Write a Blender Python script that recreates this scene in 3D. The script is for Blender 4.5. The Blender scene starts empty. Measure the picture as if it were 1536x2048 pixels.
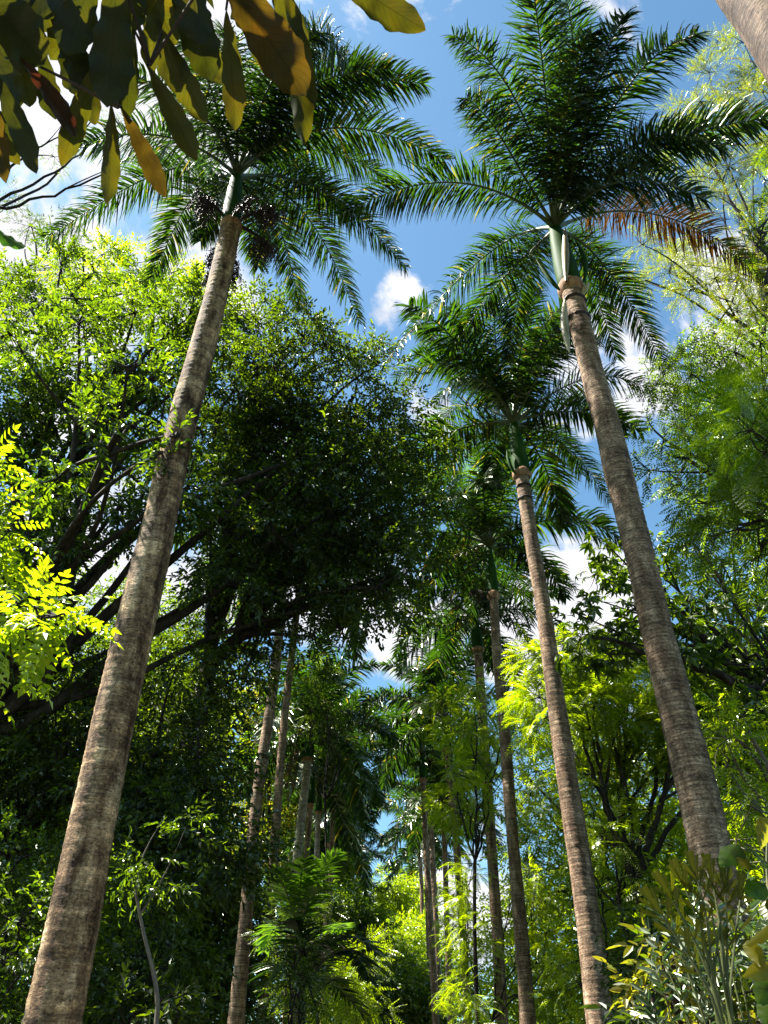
import bpy, math
import numpy as np
from mathutils import Vector

S = bpy.context.scene
COL = S.collection
PI = math.pi

# ------------------------------------------------------------------ camera
W, H, F = 1536.0, 2048.0, 1538.0
PITCH = math.radians(38.7)
CAM = np.array([0.0, 0.0, 1.6])
cd = bpy.data.cameras.new('camera')
cam = bpy.data.objects.new('camera', cd)
COL.objects.link(cam)
cam.location = CAM
cam.rotation_euler = (PI / 2 + PITCH, 0, 0)
cd.sensor_fit = 'VERTICAL'
cd.sensor_height = 36.0
cd.lens = 36.0 * F / H
cd.clip_start = 0.05
cd.clip_end = 2000
cd.dof.use_dof = True
cd.dof.focus_distance = 16.0
cd.dof.aperture_fstop = 20.0
S.camera = cam
S.render.resolution_x = 768
S.render.resolution_y = 1024

# ------------------------------------------------------------------ light
SUN = np.array([-0.50, 0.05, 0.864]); SUN /= np.linalg.norm(SUN)
S.view_settings.view_transform = 'Standard'
S.view_settings.look = 'None'
S.view_settings.gamma = 1
S.view_settings.exposure = 2.15
sl = bpy.data.lights.new('sun', 'SUN')
sl.energy = 5.0
sl.angle = math.radians(0.53)
sl.color = (1.0, 0.96, 0.88)
so = bpy.data.objects.new('sun', sl)
COL.objects.link(so)
so.location = (-30, 0, 60)
so.rotation_euler = Vector(SUN).to_track_quat('Z', 'Y').to_euler()
S.cycles.max_bounces = 6
S.cycles.diffuse_bounces = 3
S.cycles.transmission_bounces = 3
S.cycles.glossy_bounces = 2


def ray(px, py):
    xc = (px - W / 2) / F
    yc = (H / 2 - py) / F
    c, s = math.cos(PITCH), math.sin(PITCH)
    return np.array([xc, c - s * yc, s + c * yc])


def at(px, py, Y):
    d = ray(px, py)
    return CAM + d * (Y / d[1])


def att(px, py, t):
    return CAM + ray(px, py) * t


def unit(v):
    v = np.asarray(v, float)
    return v / (np.linalg.norm(v, axis=-1, keepdims=True) + 1e-9)


# world: Nishita sky with broken cumulus
wd = bpy.data.worlds.new('World')
S.world = wd
wd.use_nodes = True
nt = wd.node_tree
nt.nodes.clear()
N = nt.nodes.new
L = nt.links.new
sky = N('ShaderNodeTexSky')
sky.sky_type = 'NISHITA'
sky.sun_disc = False
sky.sun_elevation = math.asin(SUN[2])
sky.sun_rotation = math.atan2(SUN[0], SUN[1])
sky.air_density = 1.0
sky.dust_density = 0.6
sky.ozone_density = 1.6
tc = N('ShaderNodeTexCoord')
nz = N('ShaderNodeTexNoise')
nz.inputs['Scale'].default_value = 5.0
nz.inputs['Detail'].default_value = 9
nz.inputs['Roughness'].default_value = 0.62
nz.inputs['Distortion'].default_value = 0.4
L(tc.outputs['Generated'], nz.inputs['Vector'])
# cloud banks given by where they stand in the sky (direction, angular radius)
clouds = [(190, 330, 13, 1.0), (60, 420, 10, 1.0), (330, 470, 8, 1.0), (500, 575, 4.5, .95), (782, 600, 2.3, 1.0),
          (1180, 760, 6.5, .9), (1260, 800, 5.0, .95), (1290, 700, 4, .8), (1225, 1010, 3, .7), (1160, 890, 3.0, .5),
          (1080, 1260, 4.6, 1.0), (1190, 1180, 6, .95), (890, 920, 5, .8), (830, 1250, 3.6, .8), (700, 1180, 6, .9),
          (560, 1130, 6, .9), (400, 1150, 7, .9), (380, 1500, 8, .85), (150, 1500, 8, .9), (930, 1760, 4.5, .8),
          (730, 1880, 4.5, .85), (480, 1600, 5, .7), (1350, 1150, 5, .5), (520, 930, 6, .8), (250, 1000, 9, .8),
          (1450, 640, 6, .6), (760, 1480, 3, .45)]
acc = None


def mnode(op, a, b=None, c=None):
    m = N('ShaderNodeMath')
    m.operation = op
    for k, v in enumerate((a, b, c)):
        if v is None:
            continue
        if isinstance(v, (int, float)):
            m.inputs[k].default_value = v
        else:
            L(v, m.inputs[k])
    return m.outputs[0]


for (px, py, rad, amt) in clouds:
    d = unit(ray(px, py))
    dp = N('ShaderNodeVectorMath')
    dp.operation = 'DOT_PRODUCT'
    L(tc.outputs['Generated'], dp.inputs[0])
    dp.inputs[1].default_value = tuple(d)
    mr = N('ShaderNodeMapRange')
    mr.inputs['From Min'].default_value = math.cos(math.radians(rad * 1.25))
    mr.inputs['From Max'].default_value = math.cos(math.radians(rad * 0.15))
    mr.inputs['To Max'].default_value = amt
    L(dp.outputs['Value'], mr.inputs['Value'])
    acc = mr.outputs[0] if acc is None else mnode('MAXIMUM', acc, mr.outputs[0])
dens = mnode('ADD', mnode('MULTIPLY', acc, 0.55), mnode('MULTIPLY', mnode('SUBTRACT', nz.outputs['Fac'], 0.5), 2.5))
ms = N('ShaderNodeMapRange')
ms.interpolation_type = 'SMOOTHSTEP'
ms.inputs['From Min'].default_value = 0.22
ms.inputs['From Max'].default_value = 0.52
L(dens, ms.inputs['Value'])
mix = N('ShaderNodeMix')
mix.data_type = 'RGBA'
n2 = N('ShaderNodeTexNoise')
n2.inputs['Scale'].default_value = 9.0
n2.inputs['Detail'].default_value = 6
L(tc.outputs['Generated'], n2.inputs['Vector'])
cr = N('ShaderNodeMapRange')
cr.inputs['From Min'].default_value = 0.3
cr.inputs['From Max'].default_value = 0.7
cr.inputs['To Min'].default_value = 4.0
cr.inputs['To Max'].default_value = 5.8
L(n2.outputs['Fac'], cr.inputs['Value'])
cm = N('ShaderNodeCombineColor')
L(cr.outputs[0], cm.inputs[0])
L(mnode('MULTIPLY', cr.outputs[0], 1.0), cm.inputs[1])
L(mnode('MULTIPLY', cr.outputs[0], 1.06), cm.inputs[2])
tint = N('ShaderNodeMix')
tint.data_type = 'RGBA'
tint.blend_type = 'MULTIPLY'
tint.inputs[0].default_value = 1.0
L(sky.outputs[0], tint.inputs[6])
tint.inputs[7].default_value = (0.84, 1.13, 1.12, 1)
L(ms.outputs[0], mix.inputs[0])
L(tint.outputs[2], mix.inputs[6])
L(cm.outputs[0], mix.inputs[7])
bg = N('ShaderNodeBackground')
bg.inputs['Strength'].default_value = 0.05
L(mix.outputs[2], bg.inputs['Color'])
wo = N('ShaderNodeOutputWorld')
L(bg.outputs[0], wo.inputs['Surface'])
wd.cycles.sampling_method = 'MANUAL'
wd.cycles.sample_map_resolution = 512


# ------------------------------------------------------------------ materials
def newmat(name):
    m = bpy.data.materials.new(name)
    m.use_nodes = True
    m.node_tree.nodes.clear()
    return m, m.node_tree.nodes.new, m.node_tree.links.new


def ramp(n, stops):
    r = n('ShaderNodeValToRGB')
    e = r.color_ramp.elements
    e[0].position, e[0].color = stops[0][0], (*stops[0][1], 1)
    e[1].position, e[1].color = stops[-1][0], (*stops[-1][1], 1)
    for p, c in stops[1:-1]:
        x = e.new(p)
        x.color = (*c, 1)
    return r


def leaf_mat(name, refl, refl2, trans, trans2, tw=0.5, gloss=0.06, rough=0.35, odd=None, veins=False):
    """leaf: reflected colour, light let through, and a waxy sheen; every leaf its own shade"""
    m, n, l = newmat(name)
    geo = n('ShaderNodeNewGeometry')
    refl, refl2 = [tuple(v * q for v, q in zip(c, (.36, .32, .24))) for c in (refl, refl2)]
    gloss = gloss * .35
    trans, trans2 = [tuple(v * .85 for v in c) for c in (trans, trans2)]
    r1 = ramp(n, [(0.0, refl), (1.0, refl2)])
    st = [(0.0, trans), (0.9, trans2)]
    if odd:
        st += [(0.955, trans2), (0.965, odd), (1.0, odd)]
    r2 = ramp(n, st)
    l(geo.outputs['Random Per Island'], r1.inputs[0])
    l(geo.outputs['Random Per Island'], r2.inputs[0])
    c1, c2 = r1.outputs[0], r2.outputs[0]
    if veins:
        uv = n('ShaderNodeUVMap')
        sp = n('ShaderNodeSeparateXYZ')
        l(uv.outputs[0], sp.inputs[0])

        def mm(op, a, b):
            x = n('ShaderNodeMath')
            x.operation = op
            for k, v in enumerate((a, b)):
                if isinstance(v, (int, float)):
                    x.inputs[k].default_value = v
                else:
                    l(v, x.inputs[k])
            return x.outputs[0]
        av = mm('ABSOLUTE', sp.outputs[1], 0)
        t = mm('FRACT', mm('SUBTRACT', mm('MULTIPLY', sp.outputs[0], 15.0), mm('MULTIPLY', av, 2.6)), 0)
        side = mm('LESS_THAN', mm('ABSOLUTE', mm('SUBTRACT', t, 0.5), 0), 0.06)
        rib = mm('LESS_THAN', av, 0.045)
        v = mm('MAXIMUM', side, rib)
        nz = n('ShaderNodeTexNoise')
        nz.inputs['Scale'].default_value = 14
        nz.inputs['Detail'].default_value = 6
        tcc = n('ShaderNodeTexCoord')
        l(tcc.outputs['Object'], nz.inputs['Vector'])
        for q in range(2):
            mx = n('ShaderNodeMix')
            mx.data_type = 'RGBA'
            mx.blend_type = 'MULTIPLY'
            l(mm('MULTIPLY', v, 0.5), mx.inputs[0])
            l(c1 if q == 0 else c2, mx.inputs[6])
            mx.inputs[7].default_value = (.45, .4, .4, 1)
            mz = n('ShaderNodeMix')
            mz.data_type = 'RGBA'
            mz.blend_type = 'MULTIPLY'
            mz.inputs[0].default_value = 1
            rr = ramp(n, [(0.3, (.35, .3, .3)), (0.5, (1, 1, 1)), (.72, (1.5, 1.1, .8))])
            l(nz.outputs['Fac'], rr.inputs[0])
            l(mx.outputs[2], mz.inputs[6])
            l(rr.outputs[0], mz.inputs[7])
            if q == 0:
                c1 = mz.outputs[2]
            else:
                c2 = mz.outputs[2]
    d = n('ShaderNodeBsdfDiffuse')
    t = n('ShaderNodeBsdfTranslucent')
    g = n('ShaderNodeBsdfGlossy')
    g.inputs['Roughness'].default_value = rough
    g.inputs['Color'].default_value = (.85, .9, .75, 1)
    l(c1, d.inputs[0])
    l(c2, t.inputs[0])
    mx = n('ShaderNodeMixShader')
    mx.inputs[0].default_value = tw
    l(d.outputs[0], mx.inputs[1])
    l(t.outputs[0], mx.inputs[2])
    fr = n('ShaderNodeFresnel')
    fr.inputs['IOR'].default_value = 1.45
    ml = n('ShaderNodeMath')
    ml.operation = 'MULTIPLY_ADD'
    ml.inputs[1].default_value = 0.16
    ml.inputs[2].default_value = gloss
    l(fr.outputs[0], ml.inputs[0])
    mg = n('ShaderNodeMixShader')
    l(ml.outputs[0], mg.inputs[0])
    l(mx.outputs[0], mg.inputs[1])
    l(g.outputs[0], mg.inputs[2])
    o = n('ShaderNodeOutputMaterial')
    l(mg.outputs[0], o.inputs['Surface'])
    return m


def solid_mat(name, stops, scale=(4, 4, 4), rough=0.8, bump=0.3, detail=8, spec=0.2, bscale=None, stripes=None, blot=None):
    m, n, l = newmat(name)
    tc = n('ShaderNodeTexCoord')
    mp = n('ShaderNodeMapping')
    mp.inputs['Scale'].default_value = scale
    l(tc.outputs['Object'], mp.inputs[0])
    nz = n('ShaderNodeTexNoise')
    nz.inputs['Scale'].default_value = 1
    nz.inputs['Detail'].default_value = detail
    nz.inputs['Roughness'].default_value = 0.65
    l(mp.outputs[0], nz.inputs['Vector'])
    r = ramp(n, stops)
    l(nz.outputs['Fac'], r.inputs[0])
    colr = r.outputs[0]
    bh = nz.outputs['Fac']
    if stripes:                                   # ring scars round a palm trunk
        mp2 = n('ShaderNodeMapping')
        mp2.inputs['Scale'].default_value = (1.2, 1.2, stripes)
        l(tc.outputs['Object'], mp2.inputs[0])
        n2 = n('ShaderNodeTexNoise')
        n2.inputs['Scale'].default_value = 1
        n2.inputs['Detail'].default_value = 5
        n2.inputs['Roughness'].default_value = .75
        n2.inputs['Distortion'].default_value = .25
        l(mp2.outputs[0], n2.inputs['Vector'])
        wv = n('ShaderNodeTexWave')
        wv.wave_type = 'BANDS'
        wv.bands_direction = 'Z'
        wv.inputs['Scale'].default_value = stripes * .36
        wv.inputs['Distortion'].default_value = 7.0
        wv.inputs['Detail'].default_value = 4
        wv.inputs['Detail Scale'].default_value = .6
        l(tc.outputs['Object'], wv.inputs['Vector'])
        rw = ramp(n, [(0.0, (.2, .18, .16)), (.12, (.9, .9, .9)), (.85, (1, 1, 1)), (1.0, (1.6, 1.6, 1.55))])
        l(wv.outputs['Fac'], rw.inputs[0])
        mw = n('ShaderNodeMix')
        mw.data_type = 'RGBA'
        mw.blend_type = 'MULTIPLY'
        mw.inputs[0].default_value = .2 if blot == 1.0 else .4
        l(colr, mw.inputs[6])
        l(rw.outputs[0], mw.inputs[7])
        colr = mw.outputs[2]
        r2 = ramp(n, [(0.33, (.25, .22, .2)), (0.44, (.7, .7, .7)), (0.58, (1.15, 1.15, 1.15)), (.68, (1.9, 1.9, 1.85))])
        l(n2.outputs['Fac'], r2.inputs[0])
        mp4 = n('ShaderNodeMapping')
        mp4.inputs['Scale'].default_value = (22, 22, 45)
        l(tc.outputs['Object'], mp4.inputs[0])
        n4 = n('ShaderNodeTexNoise')
        n4.inputs['Scale'].default_value = 1
        n4.inputs['Detail'].default_value = 4
        n4.inputs['Roughness'].default_value = .8
        l(mp4.outputs[0], n4.inputs['Vector'])
        r4 = ramp(n, [(0.38, (.25, .22, .2)), (0.46, (.9, .9, .9)), (0.57, (1.1, 1.1, 1.1)), (.64, (2.0, 1.95, 1.85))])
        l(n4.outputs['Fac'], r4.inputs[0])
        m4 = n('ShaderNodeMix')
        m4.data_type = 'RGBA'
        m4.blend_type = 'MULTIPLY'
        m4.inputs[0].default_value = 1.0
        l(colr, m4.inputs[6])
        l(r4.outputs[0], m4.inputs[7])
        colr = m4.outputs[2]
        mx = n('ShaderNodeMix')
        mx.data_type = 'RGBA'
        mx.blend_type = 'MULTIPLY'
        mx.inputs[0].default_value = 0.85
        l(colr, mx.inputs[6])
        l(r2.outputs[0], mx.inputs[7])
        colr = mx.outputs[2]
        ad = n('ShaderNodeMath')
        ad.operation = 'ADD'
        l(n4.outputs['Fac'], ad.inputs[0])
        l(n2.outputs['Fac'], ad.inputs[1])
        bh = ad.outputs[0]
    if blot:                                      # peeling patches and lichen, stretched up the trunk
        mp3 = n('ShaderNodeMapping')
        mp3.inputs['Scale'].default_value = (4.5, 4.5, 1.3)
        l(tc.outputs['Object'], mp3.inputs[0])
        n3 = n('ShaderNodeTexNoise')
        n3.inputs['Scale'].default_value = 1
        n3.inputs['Detail'].default_value = 9
        n3.inputs['Roughness'].default_value = .7
        l(mp3.outputs[0], n3.inputs['Vector'])
        r3 = ramp(n, [(0.40, (.25, .2, .17)), (0.47, (.75, .72, .7)), (0.56, (1.2, 1.2, 1.2)), (.64, (2.0, 1.95, 1.85))])
        l(n3.outputs['Fac'], r3.inputs[0])
        mx = n('ShaderNodeMix')
        mx.data_type = 'RGBA'
        mx.blend_type = 'MULTIPLY'
        mx.inputs[0].default_value = blot
        l(colr, mx.inputs[6])
        l(r3.outputs[0], mx.inputs[7])
        colr = mx.outputs[2]
    b = n('ShaderNodeBump')
    b.inputs['Strength'].default_value = bump
    b.inputs['Distance'].default_value = 0.02
    l(bh, b.inputs['Height'])
    p = n('ShaderNodeBsdfPrincipled')
    p.inputs['Roughness'].default_value = rough
    p.inputs['Specular IOR Level'].default_value = spec
    l(colr, p.inputs['Base Color'])
    l(b.outputs[0], p.inputs['Normal'])
    o = n('ShaderNodeOutputMaterial')
    l(p.outputs[0], o.inputs['Surface'])
    return m


M = {}
M['palm_bark'] = solid_mat('palm_bark', [(0.3, (.08, .045, .028)), (0.5, (.22, .145, .092)), (0.7, (.38, .28, .19))],
                           scale=(5, 5, 1.6), rough=.85, bump=.7, stripes=14, blot=.55)
M['palm_bark_patchy'] = solid_mat('palm_bark_patchy', [(0.3, (.08, .045, .024)), (0.5, (.235, .15, .082)), (0.7, (.42, .31, .19))],
                                  scale=(6, 6, 1.2), rough=.85, bump=.8, stripes=7, blot=1.0)
M['palm_bark_dark'] = solid_mat('palm_bark_dark', [(0.3, (.03, .018, .012)), (0.5, (.085, .056, .038)), (0.7, (.16, .115, .08))],
                                scale=(5, 5, 1.6), rough=.85, bump=.7, stripes=14, blot=.55)
M['palm_bark_pale'] = solid_mat('palm_bark_pale', [(0.3, (.18, .14, .11)), (0.5, (.34, .28, .23)), (0.7, (.46, .41, .35))],
                                scale=(5, 5, 1.6), rough=.85, bump=.6, stripes=12, blot=.4)
M['shaft'] = solid_mat('crownshaft_green', [(0.32, (.006, .018, .002)), (0.5, (.016, .055, .006)), (0.68, (.04, .085, .016))],
                       scale=(3, 3, .8), rough=.65, bump=.25, spec=.08)
M['sheath'] = solid_mat('dry_sheath', [(0.3, (.10, .05, .025)), (0.5, (.28, .15, .08)), (0.7, (.45, .30, .18))], scale=(9, 9, 3), rough=.8)
M['bract'] = solid_mat('pale_bract', [(0.3, (.16, .13, .07)), (0.5, (.30, .26, .16)), (0.7, (.42, .38, .27))], scale=(4, 4, 1), rough=.5, bump=.1, spec=.4)
M['petiole'] = solid_mat('petiole', [(0.3, (.03, .045, .02)), (0.6, (.08, .10, .05)), (0.75, (.14, .16, .09))], scale=(6, 6, 6), rough=.5, bump=.1, spec=.4)
M['fruit'] = solid_mat('dark_fruit', [(0.3, (.015, .008, .006)), (0.7, (.05, .03, .025))], scale=(30, 30, 30), rough=.5)
M['bark'] = solid_mat('dark_bark', [(0.3, (.008, .006, .005)), (0.5, (.022, .017, .013)), (0.75, (.07, .055, .042))], scale=(6, 6, 2), rough=.9, bump=.8)
M['bark_pale'] = solid_mat('pale_bark', [(0.3, (.04, .032, .025)), (0.5, (.11, .09, .07)), (0.75, (.24, .21, .17))], scale=(6, 6, 2), rough=.9, bump=.8)
M['soil'] = solid_mat('leaf_litter_ground', [(0.3, (.02, .02, .01)), (0.5, (.035, .045, .014)), (0.7, (.07, .06, .035))], scale=(1.5, 1.5, 1.5), rough=.95)
M['gravel'] = solid_mat('path_gravel', [(0.3, (.12, .10, .08)), (0.5, (.2, .17, .14)), (0.7, (.3, .27, .22))], scale=(20, 20, 20), rough=.95)
M['stem'] = solid_mat('green_stem', [(0.3, (.02, .03, .006)), (0.55, (.06, .07, .016)), (0.75, (.15, .13, .05))], scale=(9, 9, 5), rough=.6, bump=.1, spec=.3)

M['frond'] = leaf_mat('palm_leaflet', (.012, .024, .006), (.03, .055, .01), (.005, .018, .002), (.08, .20, .004), tw=.45, gloss=.035, rough=.33, odd=(.40, .33, .02))
M['frond_old'] = leaf_mat('old_palm_leaflet', (.04, .025, .008), (.07, .035, .01), (.015, .01, .002), (.13, .05, .004), tw=.5, gloss=.03, rough=.35)
M['frond_new'] = leaf_mat('young_palm_leaflet', (.03, .09, .01), (.06, .14, .02), (.10, .24, .006), (.22, .42, .012), tw=.5, gloss=.05, rough=.3)
M['frond_dry'] = leaf_mat('dry_palm_leaflet', (.14, .10, .07), (.3, .24, .18), (.12, .07, .03), (.2, .12, .06), tw=.3, gloss=.01, rough=.5)
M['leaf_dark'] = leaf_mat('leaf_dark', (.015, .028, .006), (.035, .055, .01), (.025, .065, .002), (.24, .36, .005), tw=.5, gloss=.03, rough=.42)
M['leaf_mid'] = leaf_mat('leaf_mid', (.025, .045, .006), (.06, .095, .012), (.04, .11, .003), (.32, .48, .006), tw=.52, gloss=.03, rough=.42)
M['leaf_lime'] = leaf_mat('leaf_lime', (.05, .09, .008), (.10, .15, .012), (.30, .48, .004), (.68, .84, .006), tw=.62, gloss=.02, rough=.4)  # also lends a sunlit brightness to shaded low trees on the right
M['leaf_fern'] = leaf_mat('leaf_fern', (.05, .09, .008), (.09, .14, .012), (.14, .28, .003), (.42, .62, .008), tw=.55, gloss=.02, rough=.4)
M['leaf_yellow'] = leaf_mat('leaf_yellow', (.10, .12, .01), (.18, .17, .02), (.28, .34, .01), (.58, .52, .02), tw=.5, gloss=.03, rough=.35)
M['leaf_fine'] = leaf_mat('leaf_fine', (.05, .08, .01), (.10, .13, .015), (.12, .22, .006), (.52, .56, .012), tw=.5, gloss=.03, rough=.35, odd=(.8, .6, .03))
M['leaf_silver'] = leaf_mat('leaf_silver', (.04, .08, .03), (.09, .15, .06), (.06, .14, .03), (.12, .22, .05), tw=.3, gloss=.10, rough=.42)
M['leaf_fan'] = leaf_mat('leaf_fan', (.05, .06, .004), (.10, .11, .008), (.12, .15, .004), (.24, .25, .008), tw=.45, gloss=.01, rough=.3)
M['big_olive'] = leaf_mat('big_leaf_olive', (.04, .035, .006), (.05, .045, .008), (.062, .062, .002), (.09, .085, .003), tw=.6, gloss=.015, rough=.45, veins=True)
M['big_brown'] = leaf_mat('big_leaf_brown', (.05, .03, .006), (.06, .035, .008), (.075, .05, .003), (.095, .056, .003), tw=.6, gloss=.015, rough=.45, veins=True)
M['big_red'] = leaf_mat('big_leaf_red', (.03, .012, .008), (.04, .014, .008), (.05, .012, .004), (.06, .014, .005), tw=.6, gloss=.015, rough=.45, veins=True)
M['big_dark'] = leaf_mat('big_leaf_dark', (.012, .016, .004), (.016, .02, .005), (.035, .042, .002), (.055, .06, .002), tw=.55, gloss=.02, rough=.45, veins=True)
M['big_green'] = leaf_mat('big_leaf_green', (.03, .07, .01), (.04, .09, .012), (.08, .22, .008), (.1, .28, .01), tw=.55, gloss=.02, rough=.4, veins=True)


# ------------------------------------------------------------------ object helpers
def thing(name, label, cat, loc, group=None):
    o = bpy.data.objects.new(name, None)
    o.empty_display_size = 0.3
    COL.objects.link(o)
    o.location = tuple(float(v) for v in loc)
    o['label'] = label
    o['category'] = cat
    if group:
        o['group'] = group
    return o


def build(name, parts, mats, parent=None, smooth=False, uv=None):
    """parts: list of (V (n,3), F (m,4) int, material slot); world coordinates; one mesh"""
    Vs, Fs, Ms = [], [], []
    off = 0
    for (v, f, mi) in parts:
        if len(v) == 0:
            continue
        Vs.append(np.asarray(v, np.float32))
        Fs.append(np.asarray(f, np.int32) + off)
        Ms.append(np.full(len(f), mi, np.int32))
        off += len(v)
    V = np.concatenate(Vs)
    if parent is not None:
        V = V - np.array(parent.location, np.float32)
    Fq = np.concatenate(Fs)
    Mi = np.concatenate(Ms)
    me = bpy.data.meshes.new(name)
    me.vertices.add(len(V))
    me.vertices.foreach_set('co', V.astype(np.float32).ravel())
    me.loops.add(Fq.size)
    me.loops.foreach_set('vertex_index', Fq.ravel())
    me.polygons.add(len(Fq))
    me.polygons.foreach_set('loop_start', np.arange(0, Fq.size, 4, dtype=np.int32))
    me.polygons.foreach_set('material_index', Mi)
    me.polygons.foreach_set('use_smooth', np.full(len(Fq), smooth, dtype=bool))
    if uv is not None:
        ul = me.uv_layers.new(name='UVMap')
        ul.data.foreach_set('uv', np.asarray(uv, np.float32)[Fq.ravel()].ravel())
    me.update(calc_edges=True)
    for m in mats:
        me.materials.append(M[m])
    o = bpy.data.objects.new(name, me)
    COL.objects.link(o)
    if parent is not None:
        o.parent = parent
    return o


def resample(P, R, n):
    P = np.asarray(P, float)
    R = np.asarray(R, float)
    d = np.r_[0, np.cumsum(np.linalg.norm(np.diff(P, axis=0), axis=1))]
    s = np.linspace(0, d[-1], n)
    Q = np.stack([np.interp(s, d, P[:, k]) for k in range(3)], 1)
    return Q, np.interp(s, d, R), s


def smoothpath(P, it=2):
    P = np.asarray(P, float)
    for _ in range(it):
        Q = [P[0]]
        for a, b in zip(P[:-1], P[1:]):
            Q += [a * .75 + b * .25, a * .25 + b * .75]
        Q.append(P[-1])
        P = np.array(Q)
    return P


def tube(P, R, sides=6, cap=True, lump=None):
    P = np.asarray(P, float)
    R = np.asarray(R, float)
    T = unit(np.gradient(P, axis=0))
    ref = np.array([0, 0, 1.0])
    if abs(T[0] @ ref) > .8:
        ref = np.array([0, 1.0, 0])
    U = unit(np.cross(np.cross(T, ref), T))
    Wv = np.cross(T, U)
    a = np.linspace(0, 2 * PI, sides, endpoint=False)
    rr = R[:, None] * np.ones((1, sides))
    if lump is not None:
        rr = rr * lump
    V = P[:, None, :] + rr[:, :, None] * (np.cos(a)[None, :, None] * U[:, None, :] + np.sin(a)[None, :, None] * Wv[:, None, :])
    n = len(P)
    i = np.arange(n - 1)[:, None] * sides
    j = np.arange(sides)[None, :]
    j2 = (j + 1) % sides
    Fq = np.stack([i + j, i + j2, i + sides + j2, i + sides + j], -1).reshape(-1, 4)
    return V.reshape(-1, 3), Fq


def merge(lst):
    off, Vs, Fs = 0, [], []
    for v, f in lst:
        Vs.append(v)
        Fs.append(f + off)
        off += len(v)
    return np.concatenate(Vs), np.concatenate(Fs)


def stamp(tv, tf, pos, X, Z, scale):
    """stamp a template (x along twig, z normal) at many places at once"""
    X = unit(X)
    Y = unit(np.cross(Z, X))
    Zn = np.cross(X, Y)
    sv = scale[:, None, None]
    V = pos[:, None, :] + sv * (tv[None, :, 0:1] * X[:, None, :] + tv[None, :, 1:2] * Y[:, None, :] + tv[None, :, 2:3] * Zn[:, None, :])
    k = len(pos)
    Fq = tf[None] + (np.arange(k) * len(tv))[:, None, None]
    return V.reshape(-1, 3), Fq.reshape(-1, 4)


# leaf templates ---------------------------------------------------
def kite(base, d, up, ln, wd_, fold=.25, droop=.2):
    d = unit(d)
    s = unit(np.cross(up, d))
    u = np.cross(d, s)
    base = np.asarray(base, float)
    m = base + d * ln * .45
    return np.array([base, m + s * wd_ / 2 + u * wd_ * fold, base + d * ln - u * ln * droop, m - s * wd_ / 2 + u * wd_ * fold])


def leaf6(base, d, up, ln, wd_, fold=.2, droop=.2):
    d = unit(d)
    s = unit(np.cross(up, d))
    u = np.cross(d, s)
    base = np.asarray(base, float)
    a = base + d * ln * .3
    b = base + d * ln * .7 - u * ln * droop * .4
    V = np.array([base, a + s * wd_ * .5 + u * wd_ * fold, b + s * wd_ * .36 + u * wd_ * fold * .6, base + d * ln - u * ln * droop,
                  b - s * wd_ * .36 + u * wd_ * fold * .6, a - s * wd_ * .5 + u * wd_ * fold])
    return V, np.array([[0, 1, 2, 3], [0, 3, 4, 5]])


def tmpl_simple(seed, n=9, ln=.105, wd_=.042, tw=.34, six=False):
    r = np.random.RandomState(seed)
    out = []
    for k in range(n):
        s = .12 + .88 * k / (n - 1)
        side = 1 if k % 2 else -1
        ang = (0.95 - .5 * s) * side if k < n - 1 else 0
        ang += r.uniform(-.45, .45)
        d = np.array([math.cos(ang), math.sin(ang), r.uniform(-.85, .5)])
        up = np.array([r.uniform(-.8, .8), r.uniform(-.8, .8), 1])
        base = np.array([tw * s, 0, -.05 * s * s])
        q = ln * r.uniform(.75, 1.15)
        if six:
            out.append(leaf6(base, d, up, q, wd_ * q / ln))
        else:
            out.append((kite(base, d, up, q, wd_ * q / ln), np.array([[0, 1, 2, 3]])))
    return merge(out)


def tmpl_pinnate(seed, pairs=7, ln=.085, wd_=.03, tw=.34, six=False):
    r = np.random.RandomState(seed)
    out = []
    fn = leaf6
    for k in range(pairs):
        s = .15 + .85 * k / (pairs - 1)
        z = -.09 * s * s
        for side in (-1, 1):
            d = np.array([.5, side, -.25 + r.uniform(-.12, .12)])
            q = ln * (1 - .35 * abs(s - .5) * 2) * r.uniform(.9, 1.1)
            up = np.array([r.uniform(-.2, .2), r.uniform(-.2, .2), 1])
            if six:
                out.append(leaf6((tw * s, 0, z), d, up, q, wd_ * q / ln, .15, .15))
            else:
                out.append((kite((tw * s, 0, z), d, up, q, wd_ * q / ln, .15, .15), np.array([[0, 1, 2, 3]])))
    out.append((kite((tw, 0, -.09), (1, 0, -.4), (0, 0, 1), ln, wd_, .15, .1), np.array([[0, 1, 2, 3]])))
    return merge(out)


def tmpl_feather(seed, pairs=12, tw=.42, ln=.13, wd_=.02):
    """twice-feathered leaf, each pinna a slender blade"""
    r = np.random.RandomState(seed)
    out = []
    for k in range(pairs):
        s = .12 + .88 * k / (pairs - 1)
        z = -.14 * s * s * s
        q = ln * (math.sin(PI * (.18 + .75 * s))) * r.uniform(.85, 1.1)
        for side in (-1, 1):
            d = np.array([.62, side, -.15 + r.uniform(-.15, .1)])
            out.append((kite((tw * s, 0, z), d, (r.uniform(-.3, .3), r.uniform(-.3, .3), 1), q, wd_, .1, .12), np.array([[0, 1, 2, 3]])))
    return merge(out)


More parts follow.
